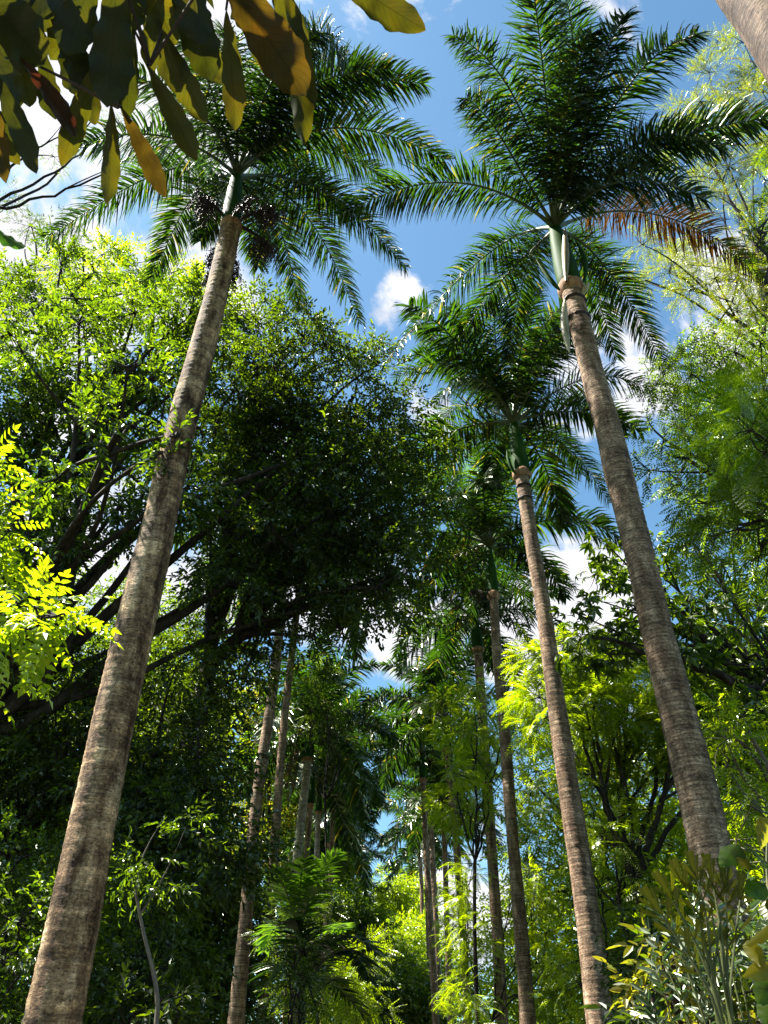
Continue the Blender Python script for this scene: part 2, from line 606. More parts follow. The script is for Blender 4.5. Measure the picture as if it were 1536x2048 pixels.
def tmpl_feather_fine(seed, pairs=11, tw=.40, ln=.15):
    """twice-feathered leaf with its tiny leaflets modelled, for foliage close by"""
    r = np.random.RandomState(seed)
    out = []
    for k in range(pairs):
        s = .12 + .88 * k / (pairs - 1)
        z = -.14 * s * s * s
        q = ln * (math.sin(PI * (.2 + .7 * s)))
        for side in (-1, 1):
            d = unit(np.array([.62, side, -.12 + r.uniform(-.1, .08)]))
            p2 = unit(np.cross((0, 0, 1), d))
            for m_ in range(8):
                for s2 in (-1, 1):
                    b = np.array([tw * s, 0, z]) + d * q * (.1 + .11 * m_) + np.array([0, 0, -.01 * m_ / 8])
                    out.append((kite(b, d * .5 + p2 * s2, (0, 0, 1), .018, .008, .05, .0), np.array([[0, 1, 2, 3]])))
    return merge(out)


def tmpl_palmate(seed, n=6, ln=.17, wd_=.06):
    r = np.random.RandomState(seed)
    out = []
    for k in range(n):
        a = -2.0 + 4.0 * k / (n - 1)
        d = np.array([math.cos(a), math.sin(a), -.35 + r.uniform(-.2, .1)])
        q = ln * (1 - .25 * abs(a) / 2)
        out.append(leaf6((.12, 0, 0), d, (0, 0, 1), q, wd_ * q / ln, .15, .22))
    return merge(out)


DENS, SIZE = 1.35, 1.28      # sprays per clump, and their size
TM = {
    'simple': [tmpl_simple(s) for s in range(4)],
    'simple6': [tmpl_simple(s, six=True, wd_=.05, ln=.12) for s in range(4)],
    'small': [tmpl_simple(10 + s, n=11, ln=.07, wd_=.03, tw=.32) for s in range(4)],
    'pinnate': [tmpl_pinnate(s) for s in range(3)],
    'pinnate6': [tmpl_pinnate(s, six=True, pairs=6, ln=.10, wd_=.045, tw=.38) for s in range(3)],
    'feather': [tmpl_feather(s) for s in range(3)],
    'feather_fine': [tmpl_feather_fine(s) for s in range(2)],
    'palmate': [tmpl_palmate(s) for s in range(3)],
    'fine': [tmpl_pinnate(20 + s, pairs=9, ln=.045, wd_=.02, tw=.30) for s in range(3)],
}


def inpoly(p, poly):
    x, y = p
    c = False
    n = len(poly)
    for i in range(n):
        x1, y1 = poly[i]
        x2, y2 = poly[(i + 1) % n]
        if (y1 > y) != (y2 > y) and x < (x2 - x1) * (y - y1) / (y2 - y1) + x1:
            c = not c
    return c


def clumps(poly, Y0, Y1, r0, r1, gap, seed, holes=()):
    """foliage clumps (centre, radius) spread through a crown's outline and its depth"""
    r = np.random.RandomState(seed)
    xs = [p[0] for p in poly]
    ys = [p[1] for p in poly]
    pts, out = [], []
    for _ in range(6000):
        p = (r.uniform(min(xs), max(xs)), r.uniform(min(ys), max(ys)))
        if not inpoly(p, poly):
            continue
        if any((p[0] - q[0]) ** 2 + (p[1] - q[1]) ** 2 < gap ** 2 for q in pts):
            continue
        if any((p[0] - h[0]) ** 2 + (p[1] - h[1]) ** 2 < h[2] ** 2 for h in holes):
            continue
        pts.append(p)
        Y = r.uniform(Y0, Y1)
        out.append((at(p[0], p[1], Y), r.uniform(r0, r1)))
    return out


def make_crown(blobs, kinds, dens, scale, seed, flat=.75, up=.55, droop=.15, spread=.42):
    r = np.random.RandomState(seed)
    pos, outw = [], []
    subs = []
    for c, R in blobs:
        ns = max(4, int(6 * R + 3))
        for _ in range(ns):
            d = unit(r.normal(size=3))
            sc = c + d * R * r.uniform(.35, .95) * np.array([1, 1, flat])
            sr = R * spread * r.uniform(.6, 1.25)
            subs.append((c, sc, sr))
            k = max(3, int(dens * DENS * sr * sr * r.uniform(.6, 1.4)))
            dd = unit(r.normal(size=(k, 3)))
            pp = sc + dd * (sr * r.uniform(0, 1, (k, 1)) ** .45) * np.array([1, 1, .6])
            pos.append(pp)
            outw.append(unit(pp - c) * .8 + unit(pp - sc) * .5)
    pos = np.concatenate(pos)
    outw = np.concatenate(outw)
    k = len(pos)
    X = outw + r.normal(size=(k, 3)) * .45 + np.array([0, 0, -droop])
    Z = np.array([0, 0, 1.0]) + r.normal(size=(k, 3)) * up
    sc = scale * SIZE * r.uniform(.7, 1.25, k)
    parts = []
    tl = TM[kinds]
    pick = r.randint(0, len(tl), k)
    for q in range(len(tl)):
        m = pick == q
        if m.any():
            parts.append(stamp(tl[q][0], tl[q][1], pos[m], X[m], Z[m], sc[m]))
    return merge(parts), subs


def bez(a, b, c, n):
    t = np.linspace(0, 1, n)[:, None]
    return a * (1 - t) ** 2 + 2 * b * t * (1 - t) + c * t * t


def tree(name, label, group, base, fork, tr, blobs, kind, leafmat, dens, scale, seed, bark='bark', limbs=6, cat='tree',
         up=.55, flat=.75, droop=.15, twigs=True, extra=(), lean=0.3, spread=.42, crowns=None):
    """trunk with its limbs as one mesh, foliage as the crown; limbs reach every clump"""
    r = np.random.RandomState(seed + 500)
    base = np.asarray(base, float)
    fork = np.asarray(fork, float)
    t = thing(name, label, cat, base, group)
    (cv, cf), subs = make_crown(blobs, kind, dens, scale, seed, flat=flat, up=up, droop=droop, spread=spread)
    tub = []
    mid = (base + fork) / 2 + np.r_[r.normal(size=2) * lean, 0]
    P = bez(base - [0, 0, .1], mid, fork, 14)
    R = np.linspace(tr * 1.25, tr * .85, 14)
    R[0] *= 1.3
    tub.append(tube(P, R * (1 + r.normal(size=14) * .04), 12))
    C = np.array([b[0] for b in blobs])
    limbs = min(limbs, len(C))
    seeds = C[r.choice(len(C), limbs, replace=False)]
    for _ in range(4):
        own = np.argmin(((C[:, None] - seeds[None]) ** 2).sum(-1), 1)
        seeds = np.array([C[own == q].mean(0) if (own == q).any() else seeds[q] for q in range(limbs)])
    for q in range(limbs):
        idx = np.where(own == q)[0]
        if len(idx) == 0:
            continue
        tgt = seeds[q] + np.r_[0, 0, .2]
        dv = tgt - fork
        ctrl = fork + dv * .45 + np.r_[r.normal(size=2) * .15, .12] * np.linalg.norm(dv) + np.r_[0, 0, -.05 * np.linalg.norm(dv)]
        lp = bez(fork, ctrl, tgt, 14)
        lp[1:-1] += r.normal(size=(12, 3)) * .035 * min(3, np.linalg.norm(dv)) * .5
        lr = np.linspace(tr * .62, tr * .22, 14)
        tub.append(tube(lp, lr, 8))
        for i in idx:
            k = r.randint(5, 13)
            a = lp[k]
            c = C[i]
            m_ = (a + c) / 2 + r.normal(size=3) * .12 * np.linalg.norm(c - a) + [0, 0, .08 * np.linalg.norm(c - a)]
            tub.append(tube(bez(a, m_, c, 7), np.linspace(lr[k] * .75, max(.012, tr * .09), 7), 6))
    if twigs:
        for c, sc, sr in subs:
            m_ = (c + sc) / 2 + r.normal(size=3) * .1
            e = sc + unit(sc - c) * sr * .6
            tub.append(tube(bez(c, m_, e, 4), np.linspace(max(.012, tr * .09), .004, 4), 4))
    for path, ra, rb in extra:
        pp = smoothpath(path, 2)
        tub.append(tube(pp, np.linspace(ra, rb, len(pp)), 8))
    tv, tf = merge(tub)
    build('trunk', [(tv, tf, 0)], [bark], t, smooth=True)
    build('crown', [(cv, cf, 0)], [leafmat], t)
    tree.count += len(cf)
    return t


tree.count = 0


# ------------------------------------------------------------------ the setting
def sheet(name, x0, x1, y0, y1, z, m, kind='structure', nx=40, amp=0.0, seed=0):
    r = np.random.RandomState(seed)
    xs = np.linspace(x0, x1, nx)
    ys = np.linspace(y0, y1, nx)
    X, Yg = np.meshgrid(xs, ys, indexing='ij')
    Z = z + amp * r.uniform(-1, 0, X.shape)
    V = np.stack([X, Yg, Z], -1).reshape(-1, 3)
    i, j = np.meshgrid(np.arange(nx - 1), np.arange(nx - 1), indexing='ij')
    a = (i * nx + j).ravel()
    Fq = np.stack([a, a + nx, a + nx + 1, a + 1], 1)
    o = build(name, [(V, Fq, 0)], [m], smooth=True)
    o['kind'] = kind
    return o


sheet('ground', -600, 600, -300, 900, 0, 'soil')
sheet('path', -2.0, 2.0, -20, 260, 0.006, 'gravel')


# ------------------------------------------------------------------ royal palms
def leaflets(P, T, side_ref, nper, Lmax, wd_, seed, segs=4, hang=.9, s0=.14, plume=.8):
    """narrow leaflets in several ranks down both sides of a midrib, each drooping under its weight"""
    r = np.random.RandomState(seed)
    n = len(P)
    k = nper * 2
    s = np.tile(np.linspace(s0, .995, nper), 2) + r.uniform(-.004, .004, k)
    s = np.clip(s, 0, 1)
    side = np.r_[np.ones(nper), -np.ones(nper)]
    idx = s * (n - 1)
    p = np.stack([np.interp(idx, np.arange(n), P[:, q]) for q in range(3)], 1)
    t = unit(np.stack([np.interp(idx, np.arange(n), T[:, q]) for q in range(3)], 1))
    sd = unit(np.cross(t, np.array([0, 0, 1.0]) + side_ref))
    upv = np.cross(sd, t)
    prof = np.clip(np.sin(PI * (0.13 + .80 * (s - s0) / (1 - s0))) ** .7, .12, 1)
    Ln = Lmax * prof * np.where(r.rand(k) < .12, r.uniform(.3, .8, k), r.uniform(.82, 1.12, k))
    gapn = np.interp(s * 30 + side * 7, np.arange(-8, 40), r.uniform(0, 1, 48))
    Ln = np.where(gapn < .09, Ln * .15, Ln)
    pl = r.uniform(-plume, plume, k) + .12
    fwd = .35 + .75 * s ** 2 + r.uniform(-.12, .12, k)
    d = unit(sd * (side * np.cos(pl))[:, None] + upv * np.sin(pl)[:, None] + t * fwd[:, None])
    pts = [p]
    cur = p.copy()
    dd = d.copy()
    for q in range(segs):
        cur = cur + dd * (Ln / segs)[:, None]
        pts.append(cur)
        dd = unit(dd + np.array([0, 0, -1.0]) * (hang / segs * (0.6 + .7 * q / segs)) + r.normal(size=(k, 3)) * .05)
    pts = np.stack(pts, 1)
    wdir = unit(t - (t * d).sum(1, keepdims=True) * d + r.normal(size=(k, 3)) * .25)
    wp = np.array([.55, 1.0, .95, .7, .4, .2, .1])[:segs + 1].copy()
    wp = np.interp(np.linspace(0, 1, segs + 1), [0, .25, .6, 1], [.5, 1, .8, .06])
    hw = wd_ / 2 * wp
    A = pts + wdir[:, None] * hw[None, :, None]
    B = pts - wdir[:, None] * hw[None, :, None]
    V = np.stack([A, B], 2).reshape(k, -1, 3)
    m = (segs + 1) * 2
    f = np.array([[2 * q, 2 * q + 1, 2 * q + 3, 2 * q + 2] for q in range(segs)])
    Fq = f[None] + (np.arange(k) * m)[:, None, None]
    return V.reshape(-1, 3), Fq.reshape(-1, 4)


def frond_geo(P, seed, nper=85, Lmax=1.0, wd_=.038, segs=4, rb=.05, hang=1.7, s0=.12, plume=.8):
    P = np.asarray(P, float)
    n = len(P)
    T = unit(np.gradient(P, axis=0))
    R = np.interp(np.linspace(0, 1, n), [0, .08, .3, 1], [rb * 1.5, rb, rb * .55, .006])
    ra = tube(P, R, 6)
    r = np.random.RandomState(seed)
    lf = leaflets(P, T, r.normal(size=3) * .12, nper, Lmax, wd_, seed, segs, hang, s0, plume)
    return ra, lf


def frond_obj(P, parent, seed, mat='frond', **kw):
    rr_ = np.random.RandomState(seed + 4)
    kw.setdefault('hang', rr_.uniform(1.3, 2.6))
    ra, lf = frond_geo(P, seed, **kw)
    f = build('frond', [(ra[0], ra[1], 0)], ['petiole'], parent, smooth=True)
    g = build('leaflets', [(lf[0], lf[1], 0)], [mat], parent)
    g.parent = f
    return f


def sphere_hit(px, py, c, rad, far):
    """where the line of sight through (px, py) leaves or enters a ball round the palm's bud"""
    d = unit(ray(px, py))
    oc = CAM - c
    b = oc @ d
    q = oc @ oc - rad * rad
    disc = b * b - q
    if disc < 0:
        p = CAM + d * (-b)
        return c + unit(p - c) * rad
    t = -b + (math.sqrt(disc) if far else -math.sqrt(disc))
    return CAM + d * t


def trunk_geo(P, R, seed, step=.11, fine=True):
    r = np.random.RandomState(seed)
    if not fine:
        Q, RR, s = resample(P, R, 60)
        return tube(Q, RR, 12)
    Ltot = np.linalg.norm(np.diff(P, axis=0), axis=1).sum()
    n = int(Ltot / .03)
    Q, RR, s = resample(P, R, n)
    Q = Q.copy()
    edges = [0]
    while edges[-1] < Ltot:
        edges.append(edges[-1] + step * r.uniform(.55, 1.5))
    edges = np.array(edges)
    k = np.searchsorted(edges, s, side='right') - 1
    k = np.clip(k, 0, len(edges) - 2)
    fr = (s - edges[k]) / (edges[k + 1] - edges[k])
    am = r.uniform(.3, 1, len(edges))[k]
    sides = 28
    a = np.linspace(0, 2 * PI, sides, endpoint=False)
    bul = np.interp(s, np.arange(0, Ltot + 1.5, .9), 1 + r.normal(size=len(np.arange(0, Ltot + 1.5, .9))) * .022)
    RR = RR * bul
    wob = sum(r.uniform(.002, .006) * np.cos(a[None] * q + s[:, None] * r.uniform(.2, 1.2) + r.uniform(0, 6)) for q in (1, 2, 3, 4))
    saw = (.5 - fr)[:, None] * am[:, None] * .022 / RR[:, None] * .5 * (1 + .6 * np.cos(a[None] * 2 + k[:, None] * 1.7))
    lump = 1 + wob + saw + r.normal(size=(n, sides)) * .0025
    return tube(Q, RR, sides, lump=lump)


def lathe_bract(a, b, rmax, bend, n=14):
    a = np.asarray(a, float)
    b = np.asarray(b, float)
    P = bez(a, (a + b) / 2 + bend, b, n)
    s = np.linspace(0, 1, n)
    R = rmax * np.clip(np.sin(PI * (s * .93 + .05)), .03, 1) ** .7
    return tube(P, R, 10)


def royal_palm(label, Y, tr, shaft, group='royal palms in two rows along the alley', fronds=None, auto=None, bark='palm_bark', seed=1, fine=True,
               L0=4.9, extra=None, nper=85, shaft_w=1.1, segs=4):
    """tr: trunk as (px, py, width px) from the top down; shaft: the bud's pixel"""
    r = np.random.RandomState(seed)
    P, R = [], []
    for (px, py, w) in tr:
        d = ray(px, py)
        t = Y / d[1]
        P.append(CAM + d * t)
        R.append(w * .96 / 2 * t / F)
    P, R = np.array(P), np.array(R)
    # smooth radius
    Rs = R.copy()
    Rs[1:-1] = (R[:-2] + 2 * R[1:-1] + R[2:]) / 4
    foot = P[-1].copy()
    slope = (P[-1] - P[-2]) / max(.1, abs(P[-1][2] - P[-2][2]))
    foot[:2] += slope[:2] * P[-1][2] * .5
    foot[2] = -.05
    P = np.vstack([P, foot])
    Rs = np.r_[Rs, Rs[-1] * 1.12]
    base = np.array([foot[0], foot[1], 0.0])
    t = thing('royal_palm', label, 'palm tree', base, group)
    Pp = smoothpath(P, 2)
    d0 = np.r_[0, np.cumsum(np.linalg.norm(np.diff(P, axis=0), axis=1))]
    d1 = np.r_[0, np.cumsum(np.linalg.norm(np.diff(Pp, axis=0), axis=1))]
    Rp = np.interp(d1 / d1[-1], d0 / d0[-1], Rs)
    tv, tf = trunk_geo(Pp, Rp, seed, fine=fine)
    build('trunk', [(tv, tf, 0)], [bark], t, smooth=True)
    top = P[0]
    rt = Rs[0]
    bud = at(shaft[0], shaft[1], Y)
    n = 16
    s = np.linspace(0, 1, n)
    SP = top[None] * (1 - s[:, None]) + bud[None] * s[:, None]
    SR = rt * shaft_w * np.interp(s, [0, .08, .3, .7, 1], [1.0, 1.22, 1.2, .9, .55])
    lump = 1 + .03 * np.cos(np.linspace(0, 2 * PI, 14, endpoint=False)[None] * 3 + s[:, None] * 2)
    build('crownshaft', [(*tube(SP, SR, 14, lump=lump), 0)], ['shaft'], t, smooth=True)
    cl = tube(top[None] + (bud - top)[None] * np.linspace(-.07, .07, 6)[:, None], rt * shaft_w * np.array([1.02, 1.22, 1.32, 1.3, 1.27, 1.05]), 14,
              lump=1 + r.normal(size=(6, 14)) * .04)
    build('collar', [(*cl, 0)], ['sheath'], t, smooth=True)
    # spear
    sp = tube(bez(bud, bud + [0, 0, 1.2], bud + np.r_[r.normal(size=2) * .25, 2.3], 10), np.linspace(.055, .008, 10), 6)
    build('spear_leaf', [(*sp, 0)], ['frond_new'], t)
    k = 0
    if fronds:
        for f in fronds:
            mid, tip = f[0], f[1]
            far = f[2]
            mat = f[3] if len(f) > 3 else 'frond'
            Lf = L0 * (f[4] if len(f) > 4 else 1)
            p2 = sphere_hit(tip[0], tip[1], bud, Lf * .93, far)
            p1 = sphere_hit(mid[0], mid[1], bud, Lf * .56, far)
            # keep each midrib a smooth arch: lift the middle, let the end hang
            q0 = bud + (top - bud) * .06 + r.normal(size=3) * .02
            c1 = 2 * p1 - (q0 + p2) / 2
            c1 = c1 * .85 + ((q0 + p2) / 2) * .15
            P_ = bez(q0, c1, p2, 22)
            s_ = np.linspace(0, 1, 22)
            P_[:, 2] += Lf * (.06 * np.sin(PI * s_) - .07 * s_ ** 4)
            P_ += np.sin(s_[:, None] * 5 + r.uniform(0, 6)) * s_[:, None] * r.normal(size=3) * .06
            frond_obj(P_, t, seed * 100 + k, mat, nper=nper, segs=segs)
            k += 1
    if auto:
        royal_palm.autos.append((t, bud, auto, seed))
    if extra:
        extra(t, top, bud, rt)
    return t


royal_palm.autos = []


def fruit_cluster(t, start, end, spread, n=46, seed=0):
    r = np.random.RandomState(seed)
    start = np.asarray(start, float)
    end = np.asarray(end, float)
    out = [tube(bez(start, (start + end) / 2 + [0, 0, .25], end, 8), np.linspace(.05, .02, 8), 6)]
    ico = np.array([[1, 0, 0], [0, 1, 0], [-1, 0, 0], [0, -1, 0], [0, 0, 1], [0, 0, -1]], float)
    icf = np.array([[0, 1, 4, 4], [1, 2, 4, 4], [2, 3, 4, 4], [3, 0, 4, 4], [1, 0, 5, 5], [2, 1, 5, 5], [3, 2, 5, 5], [0, 3, 5, 5]])
    # octahedral berries written with quads
    bv = np.array([[1, 0, -.2], [0, 1, .2], [-1, 0, -.2], [0, -1, .2], [0, 0, 1], [0, 0, -1]], float)
    bf = np.array([[0, 1, 4, 3], [2, 3, 4, 1], [0, 3, 5, 1], [2, 1, 5, 3]])
    pos = []
    for k in range(n):
        a = start + (end - start) * r.uniform(.45, 1)
        d = unit(r.normal(size=3) * [1, 1, .4] + unit(end - start) * .6)
        e = a + d * spread * r.uniform(.5, 1) * .7 + [0, 0, -spread * r.uniform(.4, 1.3)]
        P = bez(a, a + d * spread * .6, e, 7)
        out.append(tube(P, np.linspace(.008, .004, 7), 3))
        for q in range(16):
            s = r.uniform(.2, 1)
            x = s * 6
            i = min(5, int(x))
            pos.append(P[i] * (1 - x + i) + P[i + 1] * (x - i) + r.normal(size=3) * .025)
    pos = np.array(pos)
    kk = len(pos)
    bb = stamp(bv * .017, bf, pos, unit(r.normal(size=(kk, 3))), unit(r.normal(size=(kk, 3))), r.uniform(.7, 1.2, kk))
    v, f = merge(out + [bb])
    build('fruit_cluster', [(v, f, 0)], ['fruit'], t)


# --- the tall palm left of the alley, nearest
A_tr = [(462, 455, 42), (440, 560, 46), (410, 680, 51), (376, 800, 58), (345, 920, 62), (318, 1050, 68), (292, 1160, 74), (262, 1290, 82),
        (232, 1420, 86), (203, 1560, 90), (178, 1680, 97), (152, 1820, 105), (122, 1960, 114), (104, 2048, 120)]
A_fr = [((330, 345), (95, 465), True, 'frond'), ((385, 400), (300, 545), True), ((545, 430), (602, 605), True), ((600, 420), (718, 632), True),
        ((640, 385), (812, 520), True), ((650, 262), (885, 300), False), ((640, 205), (845, 150), False), ((540, 170), (640, 50), False),
        ((590, 200), (770, 115), False, 'frond', .95), ((470, 190), (455, 40), False), ((400, 240), (250, 110), False), ((350, 290), (170, 270), False),
        ((600, 300), (790, 360), True), ((415, 180), (330, 30), False), ((500, 420), (520, 520), True), ((440, 400), (400, 470), True, 'frond', .8),
        ((580, 90), (690, 100), False, 'frond', 1.15), ((560, 330), (690, 420), True, 'frond', .9)]


def A_extra(t, top, bud, rt):
    fruit_cluster(t, top + [0, .1, .1], at(425, 545, 10.2), .42, n=60, seed=1)
    fruit_cluster(t, top + [0, .1, .1], at(465, 560, 10.6), .42, n=60, seed=2)
    fruit_cluster(t, top + [.1, 0, .1], at(545, 500, 9.4), .5, n=55, seed=3)
    fruit_cluster(t, top + [.1, 0, .25], at(545, 420, 9.0), .5, n=70, seed=4)
    fruit_cluster(t, top + [-.1, 0, .25], at(400, 395, 9.0), .5, n=70, seed=5)
    fruit_cluster(t, top + [-.05, -.05, .1], at(505, 395, 8.8), .35, n=30, seed=6)


royal_palm('tall palm with patchy trunk from the bottom left corner and dark fruit bunches', 9.3, A_tr, (474, 345),
           fronds=A_fr, bark='palm_bark_patchy', seed=3, L0=5.3, extra=A_extra, shaft_w=.85, nper=240)

# --- the palm on the right, nearest
B_tr = [(1142, 578, 42), (1165, 665, 43), (1190, 770, 47), (1218, 860, 54), (1238, 950, 58), (1262, 1040, 60), (1290, 1150, 62), (1308, 1240, 66),
        (1344, 1380, 72), (1374, 1500, 80), (1403, 1614, 84), (1420, 1700, 80), (1450, 1820, 92), (1478, 1940, 98), (1500, 2048, 104)]
B_fr = [((930, 375), (655, 405), False), ((985, 510), (757, 715), True), ((1045, 220), (905, 50), False, 'frond', 1.15), ((1095, 200), (1060, -80), False, 'frond', 1.15),
        ((1155, 170), (1120, -60), False, 'frond', 1.1), ((1185, 250), (1240, 10), False, 'frond', 1.1), ((1240, 220), (1390, 30), False, 'frond', 1.1),
        ((1300, 320), (1545, 215), False, 'frond', 1.05), ((1310, 430), (1510, 545), True, 'frond_old', 1.1), ((1215, 540), (1325, 725), True),
        ((1020, 560), (900, 680), True), ((1060, 540), (1010, 700), True), ((1260, 300), (1440, 280), False, 'frond', .95),
        ((1010, 300), (930, 180), False, 'frond', .9), ((1170, 540), (1230, 700), True), ((1240, 370), (1400, 380), False, 'frond', .9),
        ((1130, 260), (1180, 60), False)]


def B_extra(t, top, bud, rt):
    Y = 10.5
    for a, b, w, bend, mt in [((1132, 562, Y - .3), (1130, 455, Y - .35), .085, (0, 0, 0), 'bract'),
                              ((1120, 580, Y - .25), (1072, 518, Y - .3), .055, (.05, 0, -.35), 'shaft'),
                              ((1165, 570, Y - .1), (1150, 480, Y - .1), .06, (.3, 0, 0), 'shaft'),
                              ((1163, 590, Y - .1), (1178, 565, Y - .2), .07, (0, 0, 0), 'bract'),
                              ((1130, 600, Y - .25), (1139, 705, Y - .25), .085, (-.1, 0, 0), 'bract')]:
        v, f = lathe_bract(at(*a), at(*b), w, np.array(bend, float))
        build('flower_bract', [(v, f, 0)], [mt], t, smooth=True)
    r = np.random.RandomState(9)
    for py in (605, 640):                       # shredded scars below the collar
        c = at(1142 + (py - 578) * .26, py, Y)
        ring = tube(np.array([c - [0, 0, .06], c, c + [0, 0, .06]]), np.array([rt * 1.03, rt * 1.16, rt * 1.0]), 16, lump=1 + r.normal(size=(3, 16)) * .06)
        build('leaf_scar', [(*ring, 0)], ['fruit'], t)


royal_palm('nearest tall palm on the right with cream flower bracts and an orange brown old frond', 10.5, B_tr, (1108, 448),
           fronds=B_fr, seed=5, L0=5.7, extra=B_extra, shaft_w=.98, nper=240)

# --- third and fourth on the right
C_tr = [(1044, 950, 28), (1058, 1050, 30), (1075, 1150, 30), (1085, 1200, 31), (1098, 1300, 34), (1113, 1407, 38), (1126, 1500, 42), (1143, 1614, 44),
        (1158, 1710, 47), (1174, 1820, 50), (1188, 1930, 54), (1200, 2048, 58)]
C_fr = [((935, 735), (790, 745), False), ((925, 815), (850, 875), True), ((990, 700), (985, 590), False), ((1045, 700), (1065, 570), False),
        ((1105, 730), (1190, 660), False), ((1180, 760), (1305, 770), False), ((1100, 870), (1160, 935), True), ((1130, 900), (1215, 985), True, 'frond', 1.1),
        ((950, 870), (880, 960), True), ((900, 700), (830, 640), False), ((1085, 660), (1130, 600), False), ((1000, 860), (990, 960), True),
        ((1150, 800), (1250, 860), True), ((960, 760), (870, 790), False), ((940, 650), (900, 590), False)]


def C_extra(t, top, bud, rt):
    Y = 18.5
    for a, b, w, bend in [((1050, 950, Y - .2), (1073, 905, Y - .2), .06, (.15, 0, -.1)), ((1033, 950, Y - .2), (1014, 900, Y - .2), .06, (-.15, 0, -.1))]:
        v, f = lathe_bract(at(*a), at(*b), w, np.array(bend, float))
        build('flower_bract', [(v, f, 0)], ['shaft'], t, smooth=True)
    r = np.random.RandomState(12)
    for py in (975, 1000):
        c = at(1044 + (py - 950) * .14, py, Y)
        ring = tube(np.array([c - [0, 0, .06], c, c + [0, 0, .06]]), np.array([rt * 1.03, rt * 1.18, rt * 1.0]), 14, lump=1 + r.normal(size=(3, 14)) * .06)
        build('leaf_scar', [(*ring, 0)], ['fruit'], t)


royal_palm('palm second from the right with curved ringed trunk and plump green crownshaft', 18.5, C_tr, (1026, 842),
           fronds=C_fr, seed=7, auto=-9, extra=C_extra, nper=150)
D_tr = [(987, 1192, 18), (991, 1260, 19), (996, 1330, 21), (1005, 1407, 24), (1012, 1500, 25), (1020, 1614, 24), (1029, 1720, 26), (1038, 1820, 28),
        (1048, 1930, 32), (1056, 2048, 36)]
D_fr = [((965, 990), (950, 885), False, 'frond_new'), ((915, 980), (855, 945), False), ((900, 1040), (820, 1060), False), ((905, 1120), (790, 1190), True, 'frond_old'),
        ((920, 1170), (845, 1275), True), ((1010, 1000), (1040, 920), False), ((1080, 1040), (1200, 1065), False, 'frond', 1.1), ((1060, 1120), (1170, 1185), True),
        ((1030, 1150), (1060, 1240), True), ((960, 1170), (935, 1240), True), ((1050, 1000), (1120, 960), False), ((930, 1080), (860, 1110), True),
        ((940, 1010), (890, 990), False)]
royal_palm('slimmer palm third from the right with narrow green crownshaft and one orange brown frond', 26, D_tr, (977, 1088), fronds=D_fr, seed=8, auto=-9, nper=130,
           extra=lambda t, top, bud, rt: fruit_cluster(t, top + [0, 0, .1], top + np.array([-.8, -.2, .1]), .5, n=40, seed=21))
# --- the rest of the right row, going away
right = [
    (33, [(956, 1300, 18), (966, 1450, 20), (974, 1560, 21), (986, 1740, 21), (997, 1900, 25), (1003, 2048, 28)], (949, 1235), 'palm_bark', 'dark trunked palm fourth from the right with pale green crownshaft and hanging grey fronds'),
    (40, [(894, 1500, 15), (903, 1590, 14), (910, 1650, 14), (918, 1759, 15), (928, 1900, 17), (936, 2048, 19)], (889, 1440), 'palm_bark', 'palm with trunk half hidden by lime foliage, left of the fourth from the right'),
    (57, [(888, 1660, 11), (891, 1740, 11), (894, 1863, 11), (902, 2048, 14)], (886, 1612), 'palm_bark', 'mid distance palm with bright green crownshaft over a slim trunk, right of a close pair'),
    (68, [(862, 1650, 11), (866, 1735, 11), (870, 1800, 12), (874, 1900, 12), (879, 2048, 14)], (860, 1600), 'palm_bark', 'right palm of the close pair of slim trunks in mid distance'),
    (52, [(846, 1560, 11), (852, 1700, 12), (862, 1850, 13), (872, 2048, 15)], (843, 1505), 'palm_bark', 'palm set nearer the path in the right row, drooping over the blue gap'),
    (80, [(853, 1722, 10), (855, 1800, 10), (858, 1900, 11), (863, 2048, 12)], (851, 1688), 'palm_bark', 'left palm of the close pair of slim trunks, with pale bract below its crown'),
    (92, [(838, 1695, 8), (843, 1760, 8), (845, 1850, 8), (849, 2048, 10)], (836, 1655), 'palm_bark', 'dark slim palm just left of the close pair in the distance'),
    (108, [(826, 1795, 8), (829, 1900, 8), (834, 2048, 10)], (825, 1765), 'palm_bark', 'thin distant palm with mottled trunk at the left end of the right row but one'),
    (135, [(809, 1862, 7), (811, 1950, 7), (814, 2048, 8)], (808, 1815), 'palm_bark', 'most distant palm of the right row with a short bright green shaft'),
]
for k, (Y, tr_, sh, bk, lab) in enumerate(right):
    royal_palm(lab, Y, tr_, sh, auto=19 if Y < 90 else 12, bark=bk, seed=30 + k, fine=Y < 50)
